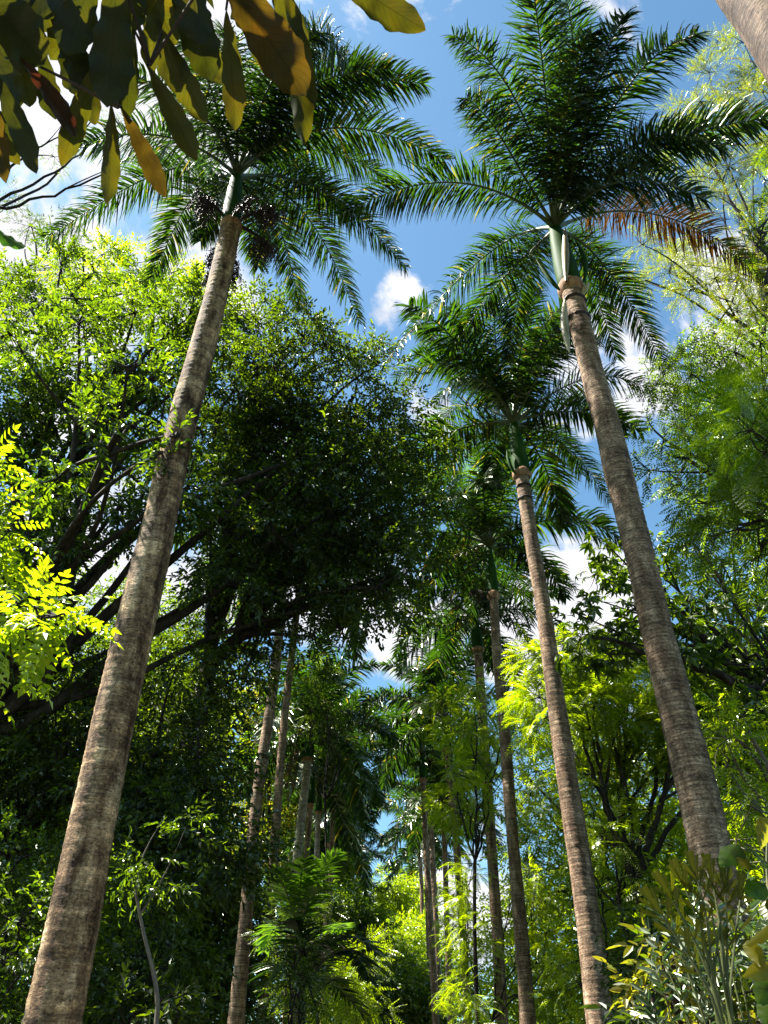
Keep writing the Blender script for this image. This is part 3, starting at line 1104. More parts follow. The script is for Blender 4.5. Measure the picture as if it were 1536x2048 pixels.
# --- the left row, going away
left = [
    (25, [(570, 1125, 18), (560, 1250, 19), (547, 1374, 21), (531, 1480, 22), (515, 1580, 24), (503, 1700, 26), (495, 1800, 28), (484, 1920, 31), (471, 2048, 35)], (575, 1060), 'palm_bark', 'brown palm trunk right of the big leaning palm, crown lost in the dark foliage'),
    (31, [(600, 1170, 14), (588, 1271, 14), (572, 1407, 15), (563, 1500, 17), (556, 1593, 18), (549, 1700, 19), (542, 1821, 21), (533, 1950, 22), (524, 2048, 23)], (603, 1110), 'palm_bark', 'slim palm with dark trunk third in the left row, beside the pale one'),
    (38, [(616, 1520, 18), (611, 1570, 17), (605, 1614, 17), (599, 1670, 18), (592, 1738, 18), (584, 1850, 20), (573, 2048, 22)], (621, 1462), 'palm_bark_pale', 'palm with silvery white ringed trunk and a dead grey frond hanging beside it'),
    (46, [(620, 1612, 13), (617, 1660, 13), (611, 1730, 13), (602, 1870, 15), (592, 2048, 17)], (626, 1545), 'palm_bark', 'palm with vivid green shaft just right of the silvery trunk'),
    (55, [(637, 1625, 11), (634, 1700, 11), (628, 1850, 12), (619, 2048, 14)], (640, 1582), 'palm_bark_pale', 'palm with pale green shaft and buff trunk, sixth in the left row'),
    (66, [(656, 1690, 10), (653, 1800, 10), (647, 1950, 11), (643, 2048, 12)], (658, 1650), 'palm_bark', 'brown distant palm behind the bright arching young fronds'),
    (80, [(680, 1735, 8), (677, 1850, 9), (672, 2048, 10)], (682, 1700), 'palm_bark', 'far palm of the left row, its crown meeting the right row across the blue gap'),
    (50, [(668, 1580, 11), (664, 1700, 12), (655, 1850, 13), (646, 2048, 15)], (671, 1525), 'palm_bark', 'palm set nearer the path in the left row, crown reaching over the blue gap'),
    (98, [(699, 1790, 7), (697, 1900, 8), (693, 2048, 9)], (700, 1760), 'palm_bark', 'farthest palm of the left row, low over the light green trees'),
]


def dead_frond(t, top, bud, rt):
    P = bez(top + [-.2, -.1, .5], top + [-1.0, -.2, .4], top + np.array([-.75, -.2, -2.3]), 14)
    frond_obj(P, t, 77, 'frond_dry', nper=60, Lmax=.6, wd_=.05, hang=2.0)


for k, (Y, tr_, sh, bk, lab) in enumerate(left):
    royal_palm(lab, Y, tr_, sh, auto=19 if Y < 90 else 12, bark=bk, seed=50 + k, fine=Y < 50, extra=dead_frond if Y == 38 else None)
# --- the trunk crossing the top right corner, beside the photographer
royal_palm('very close palm trunk cutting across the top right corner', 2.7,
           [(1255, -420, 105), (1390, -220, 118), (1490, -60, 134), (1533, 0, 142), (1595, 85, 152), (1660, 175, 160), (1820, 400, 190)], (1190, -490),
           auto=-8, bark='palm_bark_dark', seed=71)

# shared frond meshes: six lifts x two growths, turned only about the upright axis
variants = []
for q, el in enumerate((78, 62, 45, 28, 10, -12)):
    for g in range(2):
        e = math.radians(el)
        Lf = 4.4
        d = np.array([math.cos(e), 0, math.sin(e)])
        P = [np.zeros(3)]
        cur = np.zeros(3)
        dd = d.copy()
        bend = .047 + .03 * g + .02 * max(0, (60 - el)) / 60
        for i in range(21):
            cur = cur + dd * Lf / 21
            P.append(cur.copy())
            dd = unit(dd + np.array([0, .012 * (1 if g else -1), -1]) * bend * (.4 + 1.4 * i / 21))
        ra, lf = frond_geo(np.array(P), 900 + q * 2 + g, nper=115, Lmax=1.0, wd_=.075, segs=3)
        o = build('frond', [(ra[0], ra[1], 0)], ['petiole'], smooth=True)
        build('leaflets', [(lf[0], lf[1], 0)], ['frond']).parent = o
        variants.append(o)
used = set()
for (t, bud, cnt, seed) in royal_palm.autos:
    r = np.random.RandomState(seed + 5)
    closeone = cnt < 0
    cnt = abs(cnt)
    for i in range(cnt):
        lv = min(5, int(6 * (i + .5) / cnt))
        vi = lv * 2 + r.randint(2)
        az = i * 2.39996 + r.uniform(-.25, .25)
        if closeone and cnt == 9:
            vi = min(vi, 7)
            az = i * 2.4 + seed
            if 'third' in t['label']:
                az += 1
        elif closeone:
            az = PI + .12 + i * .2          # unseen fronds, turned sunward over the alley to shade their trunk
        src = variants[vi]
        o = src if vi not in used else src.copy()
        if vi not in used:
            used.add(vi)
        else:
            COL.objects.link(o)
            for ch in src.children:
                c2 = ch.copy()
                COL.objects.link(c2)
                c2.parent = o
        o.parent = t
        o.location = Vector(bud) - t.location
        o.rotation_euler = (0, 0, az)
        s = r.uniform(1.12, 1.42)
        o.scale = (s, s, s)
for vi, o in enumerate(variants):
    if vi not in used:
        bpy.data.objects.remove(o)


# ------------------------------------------------------------------ broadleaf trees
def G(px, py, Y):
    p = at(px, py, Y)
    return p


def ground_under(p, dx=0, dy=0):
    return np.array([p[0] + dx, p[1] + dy, 0.0])


# big spreading tree behind the left palm
b1 = clumps([(-120, 560), (0, 540), (130, 530), (200, 545), (300, 545), (330, 600), (420, 640), (430, 720), (430, 900), (380, 1000), (200, 1030),
             (60, 1120), (-60, 1300), (-120, 1300)], 12, 15.5, .75, 1.15, 62, 1)
b1 += clumps([(-300, 620), (0, 620), (190, 640), (260, 720), (230, 830), (170, 950), (0, 1000), (-300, 1100)], 9.2, 11, .5, .75, 125, 111)
rs = np.random.RandomState(4)
keep = []
for c_, r_ in b1:                      # the gaps through which the sun reaches the big trunk
    k_ = (c_[2] - 4.0) / SUN[2]
    g_ = np.array([-3.4, 9.3, 4.0]) + SUN * k_ - c_
    if np.hypot(g_[0] / 2.0, g_[1]) < r_ * 1.15 and rs.rand() > .2:
        continue
    keep.append((c_, r_))
b1 = keep
b1 += [(at(352, 872, 9.0), .22), (at(322, 905, 9.0), .2)]
p0 = G(-60, 1480, 14)
ex = []
for pts, ra, rb in [([(-60, 1480, 14), (60, 1300, 14), (180, 1150, 13.5), (300, 1040, 13), (420, 985, 13), (560, 930, 13)], .19, .035),
                    ([(-60, 1480, 14), (30, 1400, 13.8), (200, 1240, 13.5), (330, 1130, 13.5), (470, 1010, 13.5), (600, 900, 14)], .18, .035),
                    ([(-60, 1480, 14), (80, 1440, 14), (240, 1300, 14), (400, 1210, 14), (560, 1080, 14.5), (700, 1000, 15)], .17, .03),
                    ([(-60, 1480, 14), (20, 1250, 14), (100, 1130, 13.5), (160, 1000, 13.5), (190, 900, 13)], .10, .03),
                    ([(0, 1420, 14), (200, 1390, 14), (420, 1270, 14.5), (640, 1210, 15), (760, 1150, 15.5)], .10, .02),
                    ([(-60, 1480, 14), (70, 1380, 13.6), (140, 1280, 13.4), (250, 1150, 13.2), (330, 1020, 13), (400, 900, 13)], .13, .025),
                    ([(-60, 1480, 14), (100, 1250, 13.2), (230, 1120, 13), (300, 960, 12.6), (330, 800, 12.5)], .10, .02),
                    ([(30, 1350, 14), (180, 1330, 14.3), (330, 1230, 14.6), (500, 1150, 15), (620, 1050, 15.5)], .09, .02),
                    ([(60, 1300, 14), (110, 1150, 14), (60, 1000, 14), (30, 860, 14)], .08, .02),
                    ([(-80, 1200, 14), (60, 1140, 14), (130, 1080, 14), (260, 900, 13.5)], .09, .03)]:
    ex.append(([at(*p) for p in pts], ra, rb))
tree('spreading_tree', 'broad tree with dark limbs and sunlit green top spreading behind the big left palm', 'trees along the alley',
     ground_under(p0, -.5, .3), p0, .26, b1, 'simple6', 'leaf_mid', 80, .95, 11, limbs=8, extra=ex, spread=.33)
b1b = clumps([(440, 620), (520, 625), (640, 670), (700, 690), (760, 720), (800, 800), (850, 900), (860, 1050), (840, 1130), (780, 1200), (680, 1200),
              (600, 1120), (540, 1180), (470, 1170), (420, 1100), (420, 900), (430, 740)], 13.6, 16.6, .75, 1.15, 44, 2, holes=[(780, 1130, 25), (560, 1140, 20)])
b1b += clumps([(560, 1170), (800, 1140), (790, 1230), (660, 1270), (560, 1300), (480, 1360), (440, 1280)], 14.5, 17, .5, .8, 44, 102)
pb = G(330, 1500, 18)
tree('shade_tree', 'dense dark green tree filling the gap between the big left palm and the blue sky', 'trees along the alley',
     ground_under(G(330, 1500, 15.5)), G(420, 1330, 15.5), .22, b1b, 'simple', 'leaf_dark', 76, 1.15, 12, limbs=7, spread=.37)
b1c = clumps([(100, 500), (200, 500), (300, 520), (420, 570), (480, 620), (420, 660), (300, 620), (150, 600)], 16, 18, .7, 1.0, 55, 3)
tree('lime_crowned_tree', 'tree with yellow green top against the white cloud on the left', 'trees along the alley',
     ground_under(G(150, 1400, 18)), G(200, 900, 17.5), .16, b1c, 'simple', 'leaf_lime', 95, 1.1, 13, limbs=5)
b1d = clumps([(-80, 400), (60, 400), (120, 470), (110, 600), (-80, 640)], 19, 22, .8, 1.2, 60, 4)
tree('grey_leaved_tree', 'thin greyish tree against white cloud at the left edge', 'trees along the alley',
     ground_under(G(-150, 1200, 21)), G(-100, 800, 21), .16, b1d, 'small', 'leaf_dark', 60, 1.0, 14, limbs=5)
b1e = clumps([(80, 210), (260, 210), (260, 330), (170, 350), (90, 320)], 18, 21, .6, .9, 60, 5)
tree('wispy_tree', 'wispy feathery twigs hanging in front of cloud behind the foreground leaves', 'trees along the alley',
     ground_under(G(-250, 1200, 19)), G(-60, 420, 19.5), .15, b1e, 'small', 'leaf_mid', 38, .9, 15, limbs=4)
# lower left: the dark understorey and the lit shrubs
b2 = clumps([(-60, 1330), (120, 1400), (220, 1500), (200, 1700), (60, 1720), (-60, 1700)], 13, 17, .8, 1.2, 60, 6)
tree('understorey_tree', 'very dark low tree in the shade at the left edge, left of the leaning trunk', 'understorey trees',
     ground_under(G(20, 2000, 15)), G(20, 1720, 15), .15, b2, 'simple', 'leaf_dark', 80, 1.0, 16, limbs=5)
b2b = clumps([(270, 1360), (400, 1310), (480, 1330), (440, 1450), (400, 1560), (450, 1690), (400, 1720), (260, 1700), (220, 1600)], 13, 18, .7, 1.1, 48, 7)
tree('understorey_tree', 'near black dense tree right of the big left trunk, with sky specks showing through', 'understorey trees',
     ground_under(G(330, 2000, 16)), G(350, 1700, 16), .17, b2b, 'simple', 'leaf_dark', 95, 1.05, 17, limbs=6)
b2c = clumps([(620, 1330), (660, 1340), (670, 1440), (640, 1480), (610, 1400)], 33, 35, .5, .8, 24, 8)
tree('understorey_tree', 'yellowish green leafy sprays just right of the slim trunks in the left row', 'understorey trees',
     ground_under(G(660, 2000, 34)), G(650, 1600, 34), .05, b2c, 'pinnate', 'leaf_mid', 85, 1.1, 18, limbs=5)
shr = [
    ([(240, 1780), (340, 1760), (370, 1800), (360, 2000), (300, 2060), (230, 2060)], 12, 15, 'simple', 'leaf_mid', 'leafy green bush under the dark tree, beside the thin grey stem', 21, (.4, .6)),
    ([(575, 1850), (600, 1850), (620, 1960), (600, 2060), (570, 2060)], 14, 17, 'pinnate', 'leaf_mid', 'fresh green bush right of the second left palm trunk', 22, (.3, .45)),
    ([(-60, 1720), (60, 1700), (90, 1850), (50, 2060), (-60, 2060)], 11, 13, 'simple', 'leaf_mid', 'sun speckled bush at the bottom left, left of the leaning trunk', 23, (.6, .9)),
    ([(590, 1940), (720, 1930), (760, 2000), (740, 2060), (580, 2060)], 18, 22, 'pinnate', 'leaf_lime', 'bright yellow green bush at the bottom centre', 24, (.5, .8)),
    ([(560, 1820), (620, 1800), (640, 1900), (580, 1930)], 22, 25, 'pinnate', 'leaf_dark', 'dull green bush among the left palm trunks', 25, (.6, .9)),
    ([(1250, 1850), (1350, 1830), (1360, 2060), (1260, 2060)], 12, 15, 'simple', 'leaf_dark', 'dark glossy bush between the right palm trunks at the bottom', 26, (.35, .55)),
    ([(1320, 1930), (1400, 1900), (1430, 2050), (1310, 2060)], 6, 7, 'simple6', 'leaf_yellow', 'small bush of yellow leaves at the foot of the nearest right palm', 27, (.16, .26)),
    ([(1440, 1850), (1560, 1800), (1560, 2060), (1440, 2060)], 6, 8, 'simple6', 'leaf_dark', 'dark bush with shining leaves in the bottom right corner', 28, (.4, .6)),
    ([(210, 1960), (320, 1950), (350, 2060), (220, 2060)], 11, 13, 'simple6', 'leaf_dark', 'glossy dark ground bush at the bottom, right of the leaning trunk', 29, (.3, .5)),
]
for poly, Y0, Y1, kd, mt, lab, sd, (ra, rb) in shr:
    ym = (Y0 + Y1) / 2
    cxp = np.mean([p[0] for p in poly])
    bl = clumps(poly, Y0, Y1, ra, rb, max(26, ra * 1538 / ym * .95), sd)
    f = at(cxp, 2100, ym)
    b = ground_under(f)
    fk = b * .6 + f * .4
    tree('bush', lab, 'bushes under the palms', b, fk, .06, bl, kd, mt, 150 if rb < 1 else 110, .8 if rb > .3 else .55, sd, limbs=4, cat='bush', lean=.05)

# thin grey stem standing in the lower left
tp = [at(272, 1790, 9.8), at(290, 1880, 9.8), at(312, 1960, 9.8), at(318, 2048, 9.8)]
tp.append(np.array([tp[-1][0], tp[-1][1], 0.]))
tp = tp[::-1]
ts = thing('sapling', 'thin grey crooked sapling stem among the bottom left bushes', 'sapling', tp[0], None)
P_ = smoothpath(tp, 3)
e2 = bez(P_[-8], P_[-8] + [.2, 0, .3], P_[-8] + [.35, .1, 1.0], 8)
e3 = bez(P_[-1], P_[-1] + [-.1, 0, .4], P_[-1] + [.15, .1, .9], 8)
vv = merge([tube(P_, np.linspace(.035, .014, len(P_)), 8), tube(e2, np.linspace(.014, .004, 8), 5), tube(e3, np.linspace(.014, .004, 8), 5)])
build('trunk', [(*vv, 0)], ['bark_pale'], ts, smooth=True)
cb = make_crown([(P_[-1] + [.1, 0, .5], .4), (e2[-1], .35), (e2[3], .25), (P_[-4] + [-.2, 0, .2], .3)], 'simple', 150, .7, 91)[0]
build('crown', [(*cb, 0)], ['leaf_mid'], ts)

# bright sprays reaching in from the left edge
for (poly, Y0, Y1, lab, sd, mt) in [
        ([(-90, 1170), (20, 1170), (90, 1210), (120, 1240), (60, 1260), (-90, 1330)], 4.2, 5.0, 'sunlit yellow green pinnate spray reaching in at the middle of the left edge', 33, 'leaf_lime'),
        ([(-90, 1040), (0, 1040), (15, 1090), (-20, 1130), (-90, 1150)], 4.5, 5.2, 'bright spray at the left edge above the larger sunlit spray', 34, 'leaf_lime'),
        ([(-90, 890), (-15, 900), (-20, 940), (-90, 950)], 4.6, 5.2, 'small lime leaf tuft at the left edge below the dark canopy', 35, 'leaf_lime')]:
    bl = clumps(poly, Y0, Y1, .16, .24, 38, sd)
    b = np.array([-4.6, 4.6 + sd * .02 - .7, 0.0])
    tree('young_tree', lab, 'young trees at the left edge', b, (-3.9, 4.7, 2.6 + (36 - sd) * .5), .04, bl, 'pinnate6', mt, 420, .62, sd, limbs=3, cat='young tree', lean=.1, up=.35, droop=.35)

# right side ---------------------------------------------------------
# high airy tree, upper right
b3 = clumps([(1250, 560), (1380, 600), (1420, 560), (1480, 640), (1600, 600), (1600, 80), (1440, 60), (1400, 180), (1330, 250), (1320, 330), (1390, 400), (1520, 420), (1470, 560), (1360, 520), (1290, 480)],
            20, 27, 1.0, 1.6, 50, 41)
ex3 = [([at(1600, 760, 23), at(1480, 670, 23), at(1370, 590, 23), at(1290, 560, 23)], .09, .03), ([at(1600, 760, 23), at(1560, 560, 23), at(1440, 300, 23), at(1390, 180, 23)], .10, .02),
       ([at(1600, 760, 23), at(1580, 500, 23), at(1560, 250, 23), at(1500, 60, 23)], .10, .02), ([at(1440, 640, 23), at(1470, 600, 23), at(1480, 500, 23), at(1440, 430, 23)], .05, .02)]
tree('airy_tree', 'high airy tree with fine yellow green leaves against blue sky in the upper right', 'trees along the alley',
     ground_under(G(1800, 1400, 23)), G(1620, 780, 23), .22, b3, 'fine', 'leaf_fine', 75, 1.7, 42, bark='bark', limbs=7, extra=ex3, up=.8, spread=.33)
# dark tree right
b4 = clumps([(1290, 790), (1330, 740), (1430, 720), (1600, 640), (1600, 1000), (1480, 1050), (1360, 1030), (1300, 960)], 13, 17, .6, 1.0, 50, 43)
tree('shade_tree', 'dark fine leaved tree right of the nearest right trunk, at mid height', 'trees along the alley',
     ground_under(G(1720, 1500, 15)), G(1640, 1150, 15), .18, b4, 'pinnate', 'leaf_mid', 60, 1.0, 44, limbs=6)
# near feathery branch right edge
for poly, Y0, Y1, lab, sd, kd, mt, sc in [
        ([(1420, 840), (1470, 800), (1600, 780), (1600, 950), (1440, 940)], 6.2, 7.2, 'bright lime feathery fronds reaching in at the right edge', 45, 'feather_fine', 'leaf_fern', 1.1),
        ([(1400, 980), (1600, 960), (1600, 1120), (1430, 1100)], 7.5, 8.8, 'softer green feathery fronds below the bright ones at the right edge', 46, 'feather', 'leaf_mid', .9),
        ([(1530, 280), (1620, 250), (1620, 620), (1520, 560)], 7.5, 8.5, 'soft dark green feathery twig high on the right edge', 47, 'feather', 'leaf_mid', .9)]:
    bl = clumps(poly, Y0, Y1, .3, .42, 48, sd)
    b = np.array([5.6 + (sd - 45) * .5, 6.9, 0.0])
    tree('feathery_tree', lab, 'feathery trees on the right', b, at(1640, 1050 if sd < 47 else 700, 7.4), .06, bl, kd, mt, 30 if sd == 45 else 50, sc, sd, limbs=4, lean=.1, up=.35, droop=.3, cat='tree')
# palmate tree
b5 = clumps([(1170, 1120), (1250, 1070), (1330, 1100), (1340, 1280), (1220, 1330), (1130, 1290)], 12, 14, .4, .65, 42, 48, holes=[(1160, 1150, 20)])
b5 += clumps([(1360, 1200), (1600, 1150), (1600, 1500), (1380, 1350)], 12, 14, .5, .8, 55, 49)
ex5 = [([at(1640, 1480, 13), at(1536, 1400, 13), at(1440, 1300, 13), at(1340, 1210, 13), at(1250, 1170, 13)], .07, .015),
       ([at(1440, 1300, 13), at(1350, 1260, 13), at(1230, 1270, 13), at(1160, 1280, 13)], .04, .012)]
tree('star_leaved_tree', 'tree with dark star shaped leaf whorls hanging between the two right trunks', 'trees along the alley',
     ground_under(G(1750, 1700, 13)), G(1680, 1500, 13), .14, b5, 'palmate', 'leaf_mid', 40, 1.0, 50, limbs=5, extra=ex5, up=.4, droop=.3)
# lime flame tree canopy
b6 = clumps([(1070, 1330), (1150, 1290), (1290, 1270), (1400, 1330), (1480, 1300), (1600, 1400), (1560, 1540), (1400, 1520), (1200, 1500), (1080, 1440)], 20, 25, .8, 1.2, 36, 51)
pf = G(1270, 1700, 22)
ex6 = [([at(1270, 1760, 22), at(1240, 1660, 22), at(1190, 1560, 22), at(1100, 1490, 22)], .08, .02), ([at(1270, 1760, 22), at(1260, 1600, 22), at(1230, 1500, 22), at(1210, 1400, 22)], .07, .02),
       ([at(1270, 1760, 22), at(1330, 1600, 22), at(1340, 1480, 22)], .10, .03), ([at(1255, 1700, 22), at(1150, 1650, 22), at(1060, 1560, 22)], .08, .02)]
tree('flame_tree', 'wide flat topped tree with light lime feathery leaves behind the right palms', 'trees along the alley',
     ground_under(pf, .3, 0), G(1270, 1770, 22), .13, b6, 'feather', 'leaf_lime', 40, 1.35, 52, limbs=7, extra=ex6, flat=.5, up=.3)
b7 = clumps([(1100, 1560), (1250, 1530), (1350, 1560), (1350, 1700), (1220, 1680), (1110, 1640)], 20.5, 24, .7, 1.0, 46, 53)
tree('understorey_tree', 'small feathery tree with thin branches below the lime canopy, between the two right trunks', 'understorey trees',
     ground_under(G(1250, 2000, 22)), G(1240, 1820, 22), .06, b7, 'feather', 'leaf_lime', 42, 1.2, 54, limbs=4, up=.4)
b8 = clumps([(1140, 1680), (1200, 1690), (1340, 1740), (1340, 2060), (1160, 2060), (1150, 1800)], 20.5, 24, .7, 1.0, 48, 55)
tree('understorey_tree', 'green sunlit small tree low between the right palm trunks', 'understorey trees',
     ground_under(G(1220, 2050, 22)), G(1220, 1960, 22), .06, b8, 'pinnate', 'leaf_lime', 48, 1.0, 56, limbs=6)  # lime colour brightens these shaded leaves in place of sunlight
b9 = clumps([(1440, 1480), (1600, 1450), (1600, 1800), (1480, 1780), (1440, 1640)], 11, 14, .6, .9, 50, 57)
tree('understorey_tree', 'mixed green tree right of the nearest right trunk, low at the right edge', 'understorey trees',
     ground_under(G(1640, 2000, 12.5)), G(1620, 1850, 12.5), .12, b9, 'pinnate', 'leaf_lime', 42, .95, 58, limbs=5, bark='bark_pale')  # sunlit look put in by the lime colour; the tree stands shaded
b10 = clumps([(1380, 1050), (1600, 1050), (1600, 1450), (1420, 1400)], 17, 22, .8, 1.2, 60, 59)
tree('pale_stemmed_tree', 'tree with pale slanting stems right of the nearest right palm', 'trees along the alley',
     ground_under(G(1560, 1900, 19)), G(1540, 1400, 19), .16, b10, 'simple', 'leaf_lime', 48, 1.0, 60, limbs=6, bark='bark_pale')
# lime feathery tree in front of the right row
b11 = clumps([(880, 1400), (930, 1370), (960, 1420), (1050, 1430), (1060, 1520), (990, 1560), (950, 1640), (900, 1620), (870, 1590), (890, 1500)], 28, 32, .6, .9, 36, 61)
tree('feathery_tree', 'lime feathery tree wrapping the fourth palm of the right row', 'feathery trees on the right',
     ground_under(G(960, 2000, 29)), G(950, 1720, 29), .07, b11, 'feather', 'leaf_lime', 60, 1.2, 62, limbs=6, up=.35)
b12 = clumps([(910, 1780), (950, 1720), (955, 1900), (960, 2060), (915, 2060), (935, 1950), (905, 1850)], 29, 32, .5, .75, 26, 63)
b12 += clumps([(1030, 1600), (1090, 1700), (1110, 2060), (1080, 2060), (1060, 1800)], 34, 38, .6, 1.0, 30, 163)
tree('feathery_tree', 'low bright lime feathery tree in front of the right row, near the bottom', 'feathery trees on the right',
     ground_under(G(985, 2150, 31)), G(985, 2040, 31), .05, b12, 'feather', 'leaf_lime', 42, 1.2, 64, limbs=6, up=.35)
# far centre
far = [([(700, 1800), (780, 1760), (850, 1770), (850, 1860), (760, 1870)], 100, 110, 'leaf_lime', 'pale green round tree closing the far end of the alley', 65),
       ([(760, 1880), (850, 1870), (860, 1980), (770, 1990)], 84, 90, 'leaf_lime', 'light green tree low in the far gap between the palm rows', 66),
       ([(650, 1800), (720, 1820), (740, 1960), (660, 1980)], 70, 76, 'leaf_mid', 'mid green distant tree left of the far gap', 67),
       ([(740, 1960), (900, 1950), (900, 2060), (740, 2060)], 66, 72, 'leaf_mid', 'distant low tree at the very bottom of the gap', 68),
       ([(560, 1520), (640, 1500), (700, 1600), (680, 1760), (580, 1760)], 72, 80, 'leaf_mid', 'hazy green tree behind the silvery trunk', 69)]
for poly, Y0, Y1, mt, lab, sd in far:
    ym = (Y0 + Y1) / 2
    bl = clumps(poly, Y0, Y1, 1.4, 2.2, 26, sd)
    cx = np.mean([p[0] for p in poly])
    cy = max(p[1] for p in poly)
    tree('distant_tree', lab, 'distant trees', ground_under(at(cx, cy, ym)), at(cx, cy, ym) * [1, 1, .7], .3, bl, 'simple', mt, 14, 2.8, sd, limbs=5, twigs=False)

# tree belt on both sides behind the palms
belt = [
    ([(-80, 1200), (150, 1180), (350, 1200), (420, 1250), (420, 1400), (-80, 1400)], 26, 34, 'leaf_mid', 'tall green tree far behind the dark limbs on the left', 71),
    ([(-80, 1380), (300, 1380), (420, 1500), (420, 1750), (-80, 1750)], 28, 36, 'leaf_lime', 'sunlit tree seen through gaps low on the left', 72),
    ([(-80, 1740), (420, 1740), (540, 1800), (540, 2060), (-80, 2060)], 30, 36, 'leaf_mid', 'background greenery low on the left behind the bushes', 73),
    ([(420, 1350), (540, 1400), (560, 1650), (500, 1800), (420, 1750)], 40, 50, 'leaf_fine', 'pale yellow green distant tree left of the slim trunks', 74),
    ([(1050, 1480), (1250, 1500), (1400, 1540), (1420, 1800), (1060, 1800)], 34, 42, 'leaf_lime', 'background tree behind the lime canopy on the right', 75),
    ([(1000, 1780), (1420, 1780), (1420, 2060), (1000, 2060)], 37, 44, 'leaf_lime', 'bright background greenery low behind the right trunks', 76),  # lime tone stands in for sun here
    ([(1400, 1380), (1620, 1350), (1620, 1800), (1400, 1800)], 26, 34, 'leaf_lime', 'sunlit tree behind everything at the right edge', 77),
    ([(1400, 1780), (1620, 1780), (1620, 2060), (1400, 2060)], 20, 26, 'leaf_lime', 'background greenery in the bottom right corner', 78),
    ([(1330, 700), (1620, 560), (1620, 900), (1420, 960)], 28, 34, 'leaf_mid', 'tall background tree behind the airy one at right', 79),
]
for poly, Y0, Y1, mt, lab, sd in belt:
    ym = (Y0 + Y1) / 2
    bl = clumps(poly, Y0, Y1, 1.1, 1.8, 46, sd)
    cx = np.mean([p[0] for p in poly])
    cy = np.mean([p[1] for p in poly])
    c = at(cx, cy, ym)
    tree('background_tree', lab, 'background trees', ground_under(c, 0, 1), c * [1, 1, .6], .25, bl, 'simple', mt, 14 if sd in (71, 72, 75, 79) else 22, 1.7, sd, limbs=6)

# far wood closing the horizon
r = np.random.RandomState(5)
fw = []
for x in np.arange(-140, 141, 5.0):
    for k in range(4):
        Yw = 165 + r.uniform(-10, 10) - abs(x) * .25
        fw.append((np.array([x + r.uniform(-2, 2), Yw, 1.5 + k * 3.6 + r.uniform(-1, 1)]), r.uniform(2.4, 3.6)))
(wv, wf), _ = make_crown(fw, 'simple', 8, 6.0, 88)
o = build('distant_wood', [(wv, wf, 0)], ['leaf_mid'])
o['kind'] = 'stuff'
o['label'] = 'far wood closing the end of the palm alley'
o['category'] = 'woodland'


# ------------------------------------------------------------------ small palms in the middle
def small_palm(label, Y, base_px, tips, mat, seed, L_=2.6):
    c = at(base_px[0], base_px[1], Y)
    t = thing('young_palm', label, 'palm', (c[0], c[1], 0), 'young palms among the left row')
    tv = tube(np.array([[c[0], c[1], -.05], [c[0], c[1], c[2] * .5], c]), np.array([.16, .14, .12]), 12)
    build('trunk', [(*tv, 0)], ['palm_bark'], t, smooth=True)
    for k, (mid, tip, fa) in enumerate(tips):
        p2 = sphere_hit(tip[0], tip[1], c, L_ * .93, fa)
        p1 = sphere_hit(mid[0], mid[1], c, L_ * .56, fa)
        c1 = 2 * p1 - (c + p2) / 2
        frond_obj(bez(c, c1, p2, 18), t, seed + k, mat, nper=48, Lmax=.62, wd_=.07, segs=4, rb=.035, hang=.7, plume=.2)


small_palm('young palm with brilliant green arching fronds in front of the pale left trunks', 20, (600, 1880),
           [((625, 1770), (680, 1705), False), ((620, 1800), (672, 1775), False), ((575, 1790), (545, 1740), False), ((560, 1850), (530, 1900), True), ((640, 1860), (690, 1860), True), ((600, 1780), (610, 1720), False)],
           'frond_new', 400)
small_palm('young palm with dark arching fronds at the bottom left of the gap', 17, (600, 1990),
           [((670, 1880), (755, 1905), False), ((680, 1900), (740, 1960), False), ((650, 1960), (735, 2040), True), ((560, 1930), (530, 1980), True), ((600, 1890), (590, 1840), False)],
           'frond', 430, L_=2.4)


# ------------------------------------------------------------------ fishtail clump at lower right
def wedge_leaf(base, d, up, ln, wd_):
    d = unit(d)
    s = unit(np.cross(up, d))
    base = np.asarray(base, float)
    out = []
    n = 4
    for k in range(n):
        a0 = -.5 + k / n
        a1 = -.5 + (k + 1) / n
        l0 = ln * (1 - .25 * abs(a0)) * (1 if k % 2 else .9)
        V = np.array([base + s * a0 * wd_ * .12, base + d * l0 + s * a0 * wd_, base + d * l0 * .93 + s * a1 * wd_, base + s * a1 * wd_ * .12])
        out.append((V, np.array([[0, 1, 2, 3]])))
    return merge(out)


